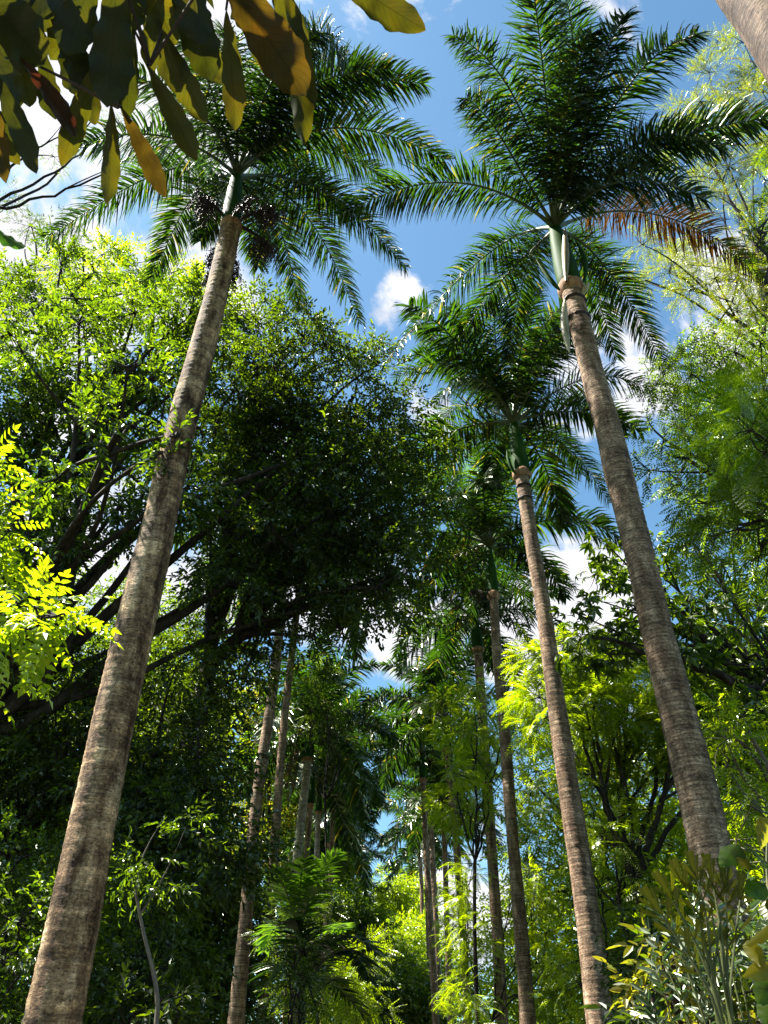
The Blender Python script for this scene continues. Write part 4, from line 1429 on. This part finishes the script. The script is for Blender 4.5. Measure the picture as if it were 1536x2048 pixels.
r = np.random.RandomState(31)
root = at(1455, 2120, 4.6)
tf_ = thing('fishtail_palm', 'clump of slender olive stems with ragged fan leaflets before the nearest right trunk', 'palm', (root[0], root[1], 0))
stems = [((1400, 1900), (1345, 1800), 4.4), ((1410, 1880), (1370, 1775), 4.5), ((1420, 1860), (1395, 1760), 4.5), ((1440, 1850), (1425, 1765), 4.6),
         ((1455, 1860), (1450, 1775), 4.6), ((1390, 1930), (1325, 1830), 4.3), ((1470, 1880), (1480, 1800), 4.7)]
for k, (mid, tip, Y) in enumerate(stems):
    b = np.array([root[0] + r.uniform(-.1, .1), root[1] + r.uniform(-.1, .1), 0])
    j = at(1440 + r.uniform(-15, 15), 2040, Y)
    P = smoothpath([b, j, at(mid[0], mid[1], Y), at(tip[0], tip[1], Y)], 3)
    lf = []
    n = len(P)
    tdir = unit(P[-1] - P[-4])
    sd = unit(np.cross(tdir, (0, -1, .3)))
    for q in range(5):
        i = int(n * (.62 + .37 * q / 4)) - 1
        for sgn in (-1, 1):
            dd = tdir * .9 + sd * sgn * (.75 - .05 * q) + r.normal(size=3) * .12
            lf.append(wedge_leaf(P[i], dd, (r.uniform(-.6, .6), -1, .5), r.uniform(.10, .16), r.uniform(.025, .045)))
    lf.append(wedge_leaf(P[-1], tdir, (0, -1, .4), .17, .08))
    lv, lff = merge(lf)
    sv = tube(P, np.linspace(.010, .004, n), 6)
    build('frond', [(*sv, 0), (lv, lff, 1)], ['stem', 'leaf_fan'], tf_)
for k in range(6):
    b = np.array([root[0] + r.uniform(-.15, .15), root[1] + r.uniform(-.15, .15), 0])
    e = at(1400 + k * 9 + r.uniform(-8, 8), 1850 + r.uniform(-30, 60), 4.5)
    P = smoothpath([b, at(1440 + r.uniform(-25, 25), 2030, 4.5), e], 3)
    build('stem', [(*tube(P, np.linspace(.010, .004, len(P)), 6), 0)], ['stem'], tf_, smooth=True)


# broad single leaves ------------------------------------------------
def broad_leaf(a, b, width, normal, mat, parent, name='leaf', wavy=.05, curl=.12, seed=0, n=26, m=8, shape='lance'):
    """one blade from base a to tip b with a wavy edge, a folded midrib and a drooping tip"""
    r = np.random.RandomState(seed)
    a = np.asarray(a, float)
    b = np.asarray(b, float)
    d = unit(b - a)
    ln = np.linalg.norm(b - a)
    nn = unit(normal - (normal @ d) * d)
    s = np.cross(nn, d)
    u = np.linspace(0, 1, n)
    v = np.linspace(-1, 1, m + 1)
    if shape == 'lance':
        prof = np.sin(PI * u ** .8) ** .75 * (1 - .12 * u)
        prof = np.interp(u, [0, .06, .2, .45, .68, .85, .95, 1], [.05, .22, .52, .88, 1.0, .72, .32, .0])
    else:
        prof = np.interp(u, [0, .03, .12, .3, .6, .85, 1], [.3, .7, .95, 1.0, .7, .28, .0])
    ph = r.uniform(0, 6)
    ed = 1 + wavy * np.sin(u[:, None] * 34 + ph + np.sign(v)[None] * 1.2) * np.abs(v)[None] ** 3
    hw = width / 2 * prof[:, None] * ed * v[None]
    zz = .16 * width * np.abs(v)[None] ** 1.3 * prof[:, None] + .05 * width * np.sin(u[:, None] * 26 + ph) * np.abs(v)[None] ** 2
    bend = curl * ln * (u * (1 - u))[:, None]
    V = a + d * (u * ln)[:, None, None] + s * hw[:, :, None] + nn * (zz + bend)[:, :, None]
    V = V.reshape(-1, 3)
    i, j = np.meshgrid(np.arange(n - 1), np.arange(m), indexing='ij')
    q = (i * (m + 1) + j).ravel()
    Fq = np.stack([q, q + 1, q + m + 2, q + m + 1], 1)
    uu, vv_ = np.meshgrid(u, v, indexing='ij')
    return build(name, [(V, Fq, 0)], [mat], parent, smooth=True, uv=np.stack([uu.ravel(), vv_.ravel()], 1))


# foreground branch, top left
fb = thing('overhanging_branch', 'close branch of long wavy edged olive and brown leaves hanging into the top left corner', 'branch', (-1.9, .3, 0))
leaves = [
    ((430, -70), (614, 192), 118, 'big_brown', 1.35), ((570, -40), (606, 293), 82, 'big_olive', 1.45), ((452, 20), (470, 263), 58, 'big_olive', 1.5),
    ((325, 60), (413, 247), 66, 'big_olive', 1.45), ((295, 130), (394, 322), 56, 'big_olive', 1.4), ((243, 215), (331, 394), 48, 'big_brown', 1.42),
    ((222, 205), (214, 411), 46, 'big_olive', 1.38), ((195, 120), (122, 332), 54, 'big_olive', 1.44), ((235, -60), (214, 216), 104, 'big_dark', 1.3),
    ((268, 60), (252, 242), 48, 'big_dark', 1.4), ((40, 115), (153, 274), 52, 'big_red', 1.36), ((120, 50), (166, 192), 88, 'big_dark', 1.48),
    ((-20, 130), (72, 347), 58, 'big_dark', 1.42), ((-40, 110), (12, 368), 52, 'big_brown', 1.36), ((-80, -60), (90, 130), 130, 'big_dark', 1.3),
    ((60, -60), (176, 96), 66, 'big_brown', 1.5), ((650, -70), (851, 60), 78, 'big_olive', 1.4), ((540, -60), (612, 100), 66, 'big_olive', 1.55),
    ((340, -80), (425, 165), 92, 'big_dark', 1.5), ((280, -60), (350, 90), 84, 'big_olive', 1.55), ((-40, 440), (53, 497), 42, 'big_green', 1.3),
    ((130, -80), (60, 60), 120, 'big_dark', 1.6), ((-60, 20), (40, 210), 100, 'big_dark', 1.6), ((0, -70), (130, 20), 110, 'big_dark', 1.45),
    ((180, -80), (290, 30), 90, 'big_dark', 1.6), ((90, 100), (110, 240), 60, 'big_dark', 1.55), ((400, -60), (330, 60), 80, 'big_dark', 1.62),
    ((20, 60), (60, 215), 62, 'big_olive', 1.5), ((70, -20), (40, 150), 70, 'big_olive', 1.52), ((330, -20), (300, 150), 62, 'big_olive', 1.5), ((400, 20), (440, 170), 54, 'big_olive', 1.56),
    ((150, 90), (190, 250), 50, 'big_olive', 1.52), ((280, 20), (380, 200), 60, 'big_olive', 1.58), ((510, -30), (545, 160), 66, 'big_olive', 1.58), ((190, -60), (130, 110), 90, 'big_dark', 1.4),
    ((380, -90), (400, 90), 90, 'big_dark', 1.42), ((20, -60), (10, 120), 90, 'big_dark', 1.4), ((-40, 220), (40, 330), 46, 'big_olive', 1.5), ((270, -90), (250, 70), 84, 'big_dark', 1.38),
    ((480, -80), (505, 60), 90, 'big_olive', 1.6), ((170, 10), (100, 120), 70, 'big_olive', 1.58), ((-60, 180), (30, 300), 60, 'big_dark', 1.5),
]
r = np.random.RandomState(77)
for k, (a, b, w, mt, t_) in enumerate(leaves):
    A_ = att(a[0], a[1], t_ + r.uniform(-.02, .02))
    B_ = att(b[0], b[1], t_ + r.uniform(-.04, .04))
    nrm = -unit(ray((a[0] + b[0]) / 2, (a[1] + b[1]) / 2)) + r.normal(size=3) * .25
    broad_leaf(A_, B_, w * t_ / F * .86, -nrm, mt, fb, seed=k, wavy=.07)
more = []  # unseen leaves added sunward, out of frame, to shade the hanging ones
for k in range(22):
    a = leaves[r.randint(len(leaves))]
    base_ = att(a[0][0], a[0][1], a[4]) * .5 + att(a[1][0], a[1][1], a[4]) * .5
    p = base_ + SUN * r.uniform(.35, 1.1) + r.normal(size=3) * .07
    rel = p - CAM
    dep = rel[1] * math.cos(PITCH) + rel[2] * math.sin(PITCH)
    vv_ = (-rel[1] * math.sin(PITCH) + rel[2] * math.cos(PITCH)) / dep * F
    if H / 2 - vv_ > -130 and rel[0] / dep * F + W / 2 > -150:
        continue
    more.append(leaf6(p, r.normal(size=3) * [1, 1, .4] + [0, 0, -.6], r.normal(size=3) * .5 + [0, 0, 1.], .26, .075))
mv, mf = merge(more)
build('unseen_shade_foliage', [(mv, mf, 0)], ['big_dark'], fb)
tw = []
node1, node2, node3 = att(210, -40, 1.5), att(470, -110, 1.5), att(-20, 60, 1.5)
stemP = smoothpath([np.array([-1.9, .3, 0]), np.array([-1.8, .35, 1.6]), att(-500, -300, 1.7), att(-150, -150, 1.55), node1], 3)
tw.append(tube(stemP, np.linspace(.03, .009, len(stemP)), 8))
tw.append(tube(bez(node1, att(340, -120, 1.5), node2, 8), np.linspace(.009, .005, 8), 6))
tw.append(tube(bez(node2, att(560, -140, 1.5), att(650, -75, 1.45), 8), np.linspace(.006, .004, 8), 6))
tw.append(tube(bez(att(-150, -150, 1.55), att(-60, -50, 1.5), node3, 8), np.linspace(.009, .005, 8), 6))
tw.append(tube(bez(node3, att(-60, 250, 1.45), att(-45, 430, 1.35), 8), np.linspace(.006, .004, 8), 6))
tw.append(tube(bez(node1, att(220, 60, 1.45), att(235, 215, 1.42), 8), np.linspace(.008, .004, 8), 6))
tw.append(tube(bez(node1, att(280, 20, 1.48), att(300, 130, 1.42), 8), np.linspace(.007, .003, 8), 6))
for k, (a, b, w, mt, t_) in enumerate(leaves):
    A_ = att(a[0], a[1], t_)
    nodes = [node1, node2, node3, att(235, 215, 1.42), att(300, 130, 1.42), att(220, 60, 1.45), att(-45, 430, 1.35), att(650, -75, 1.45)]
    q = min(nodes, key=lambda p: np.linalg.norm(p - A_))
    if np.linalg.norm(q - A_) > .004:
        tw.append(tube(bez(q, (q + A_) / 2 + [0, 0, .01], A_, 5), np.linspace(.0035, .0025, 5), 5))
v, f = merge(tw)
build('stem', [(v, f, 0)], ['bark'], fb, smooth=True)

# heart leaved climber and silvery shrub, lower right
hv = thing('climbing_vine', 'vine with broad green and yellow heart shaped leaves beside the nearest right trunk', 'vine', tuple(np.r_[at(1560, 2100, 4.2)[:2], 0]))
hl = [((1475, 1690), (1440, 1735), 40, 'big_green'), ((1480, 1700), (1500, 1745), 36, 'leaf_fan'), ((1510, 1700), (1545, 1740), 38, 'big_green'), ((1540, 1850), (1485, 1895), 32, 'leaf_fan'),
      ((1500, 1880), (1530, 1940), 30, 'leaf_yellow'), ((1535, 1800), (1560, 1850), 40, 'leaf_fan'), ((1545, 1930), (1485, 1955), 30, 'leaf_yellow'), ((1530, 1770), (1490, 1790), 34, 'big_green'),
      ((1540, 1640), (1520, 1700), 34, 'leaf_yellow'), ((1545, 1960), (1515, 2010), 40, 'big_green'), ((1550, 2000), (1530, 2060), 44, 'big_green')]
vs = []
vp = smoothpath([np.r_[at(1560, 2100, 4.2)[:2], 0], at(1560, 2000, 4.2), at(1545, 1850, 4.2), at(1530, 1720, 4.2), at(1545, 1600, 4.2)], 3)
vs.append(tube(vp, np.linspace(.012, .005, len(vp)), 6))
for k, (a, b, w, mt) in enumerate(hl):
    A_, B_ = at(*a, 4.1), at(*b, 4.0)
    broad_leaf(A_, B_, w * np.linalg.norm(A_ - CAM) / F, np.array([0, 1, -.4]) + r.normal(size=3) * .3, mt, hv, seed=200 + k, n=14, m=6, shape='heart', wavy=.02)
    q = vp[np.argmin(((vp - A_) ** 2).sum(1))]
    vs.append(tube(bez(q, (q + A_) / 2 + [0, 0, .03], A_, 6), np.linspace(.004, .003, 6), 5))
v, f = merge(vs)
build('stem', [(v, f, 0)], ['stem'], hv, smooth=True)

for lab, rootp, tipsl, sd in [
        ('silvery green shrub with shining drooping leaf sprays in front of the nearest right trunk base', (1500, 2120, 5.2),
         [(1400, 1855), (1360, 1905), (1330, 1930), (1440, 1840), (1500, 1850), (1536, 1890), (1350, 1880), (1470, 1900), (1420, 1930), (1530, 1930)], 300),
        ('low silvery leaved shrub at the bottom edge between fishtail stems and yellow bush', (1400, 2150, 5.6),
         [(1330, 1990), (1370, 2020), (1400, 1990), (1440, 2010), (1310, 2040), (1420, 2040)], 340)]:
    b = np.r_[at(*rootp)[:2], 0]
    sh = thing('silvery_shrub', lab, 'shrub', b, 'silvery shrubs at the lower right')
    st = []
    pos, X = [], []
    rr = np.random.RandomState(sd)
    for k, tp_ in enumerate(tipsl):
        e = at(tp_[0], tp_[1], rootp[2] + rr.uniform(-.3, .3))
        P = bez(b, b * .35 + e * .65 + [0, 0, .5], e, 14)
        st.append(tube(P, np.linspace(.012, .004, 14), 5))
        pos += [P[-1], P[-2], P[-3]]
        dx = unit(P[-1] - P[-4])
        X += [dx, unit(dx + rr.normal(size=3) * .7), unit(dx + rr.normal(size=3) * .7)]
    pos, X = np.array(pos), np.array(X)
    t6 = tmpl_simple(5, n=9, ln=.13, wd_=.035, tw=.26, six=True)
    lv = stamp(t6[0], t6[1], pos, X, np.array([0, -.5, 1.0]) + rr.normal(size=(len(pos), 3)) * .4, rr.uniform(.6, .9, len(pos)))
    v, f = merge(st)
    build('stem', [(v, f, 0)], ['stem'], sh, smooth=True)
    build('foliage', [(*lv, 0)], ['leaf_silver'], sh)

print('leaf faces', tree.count, 'objects', len(bpy.data.objects))
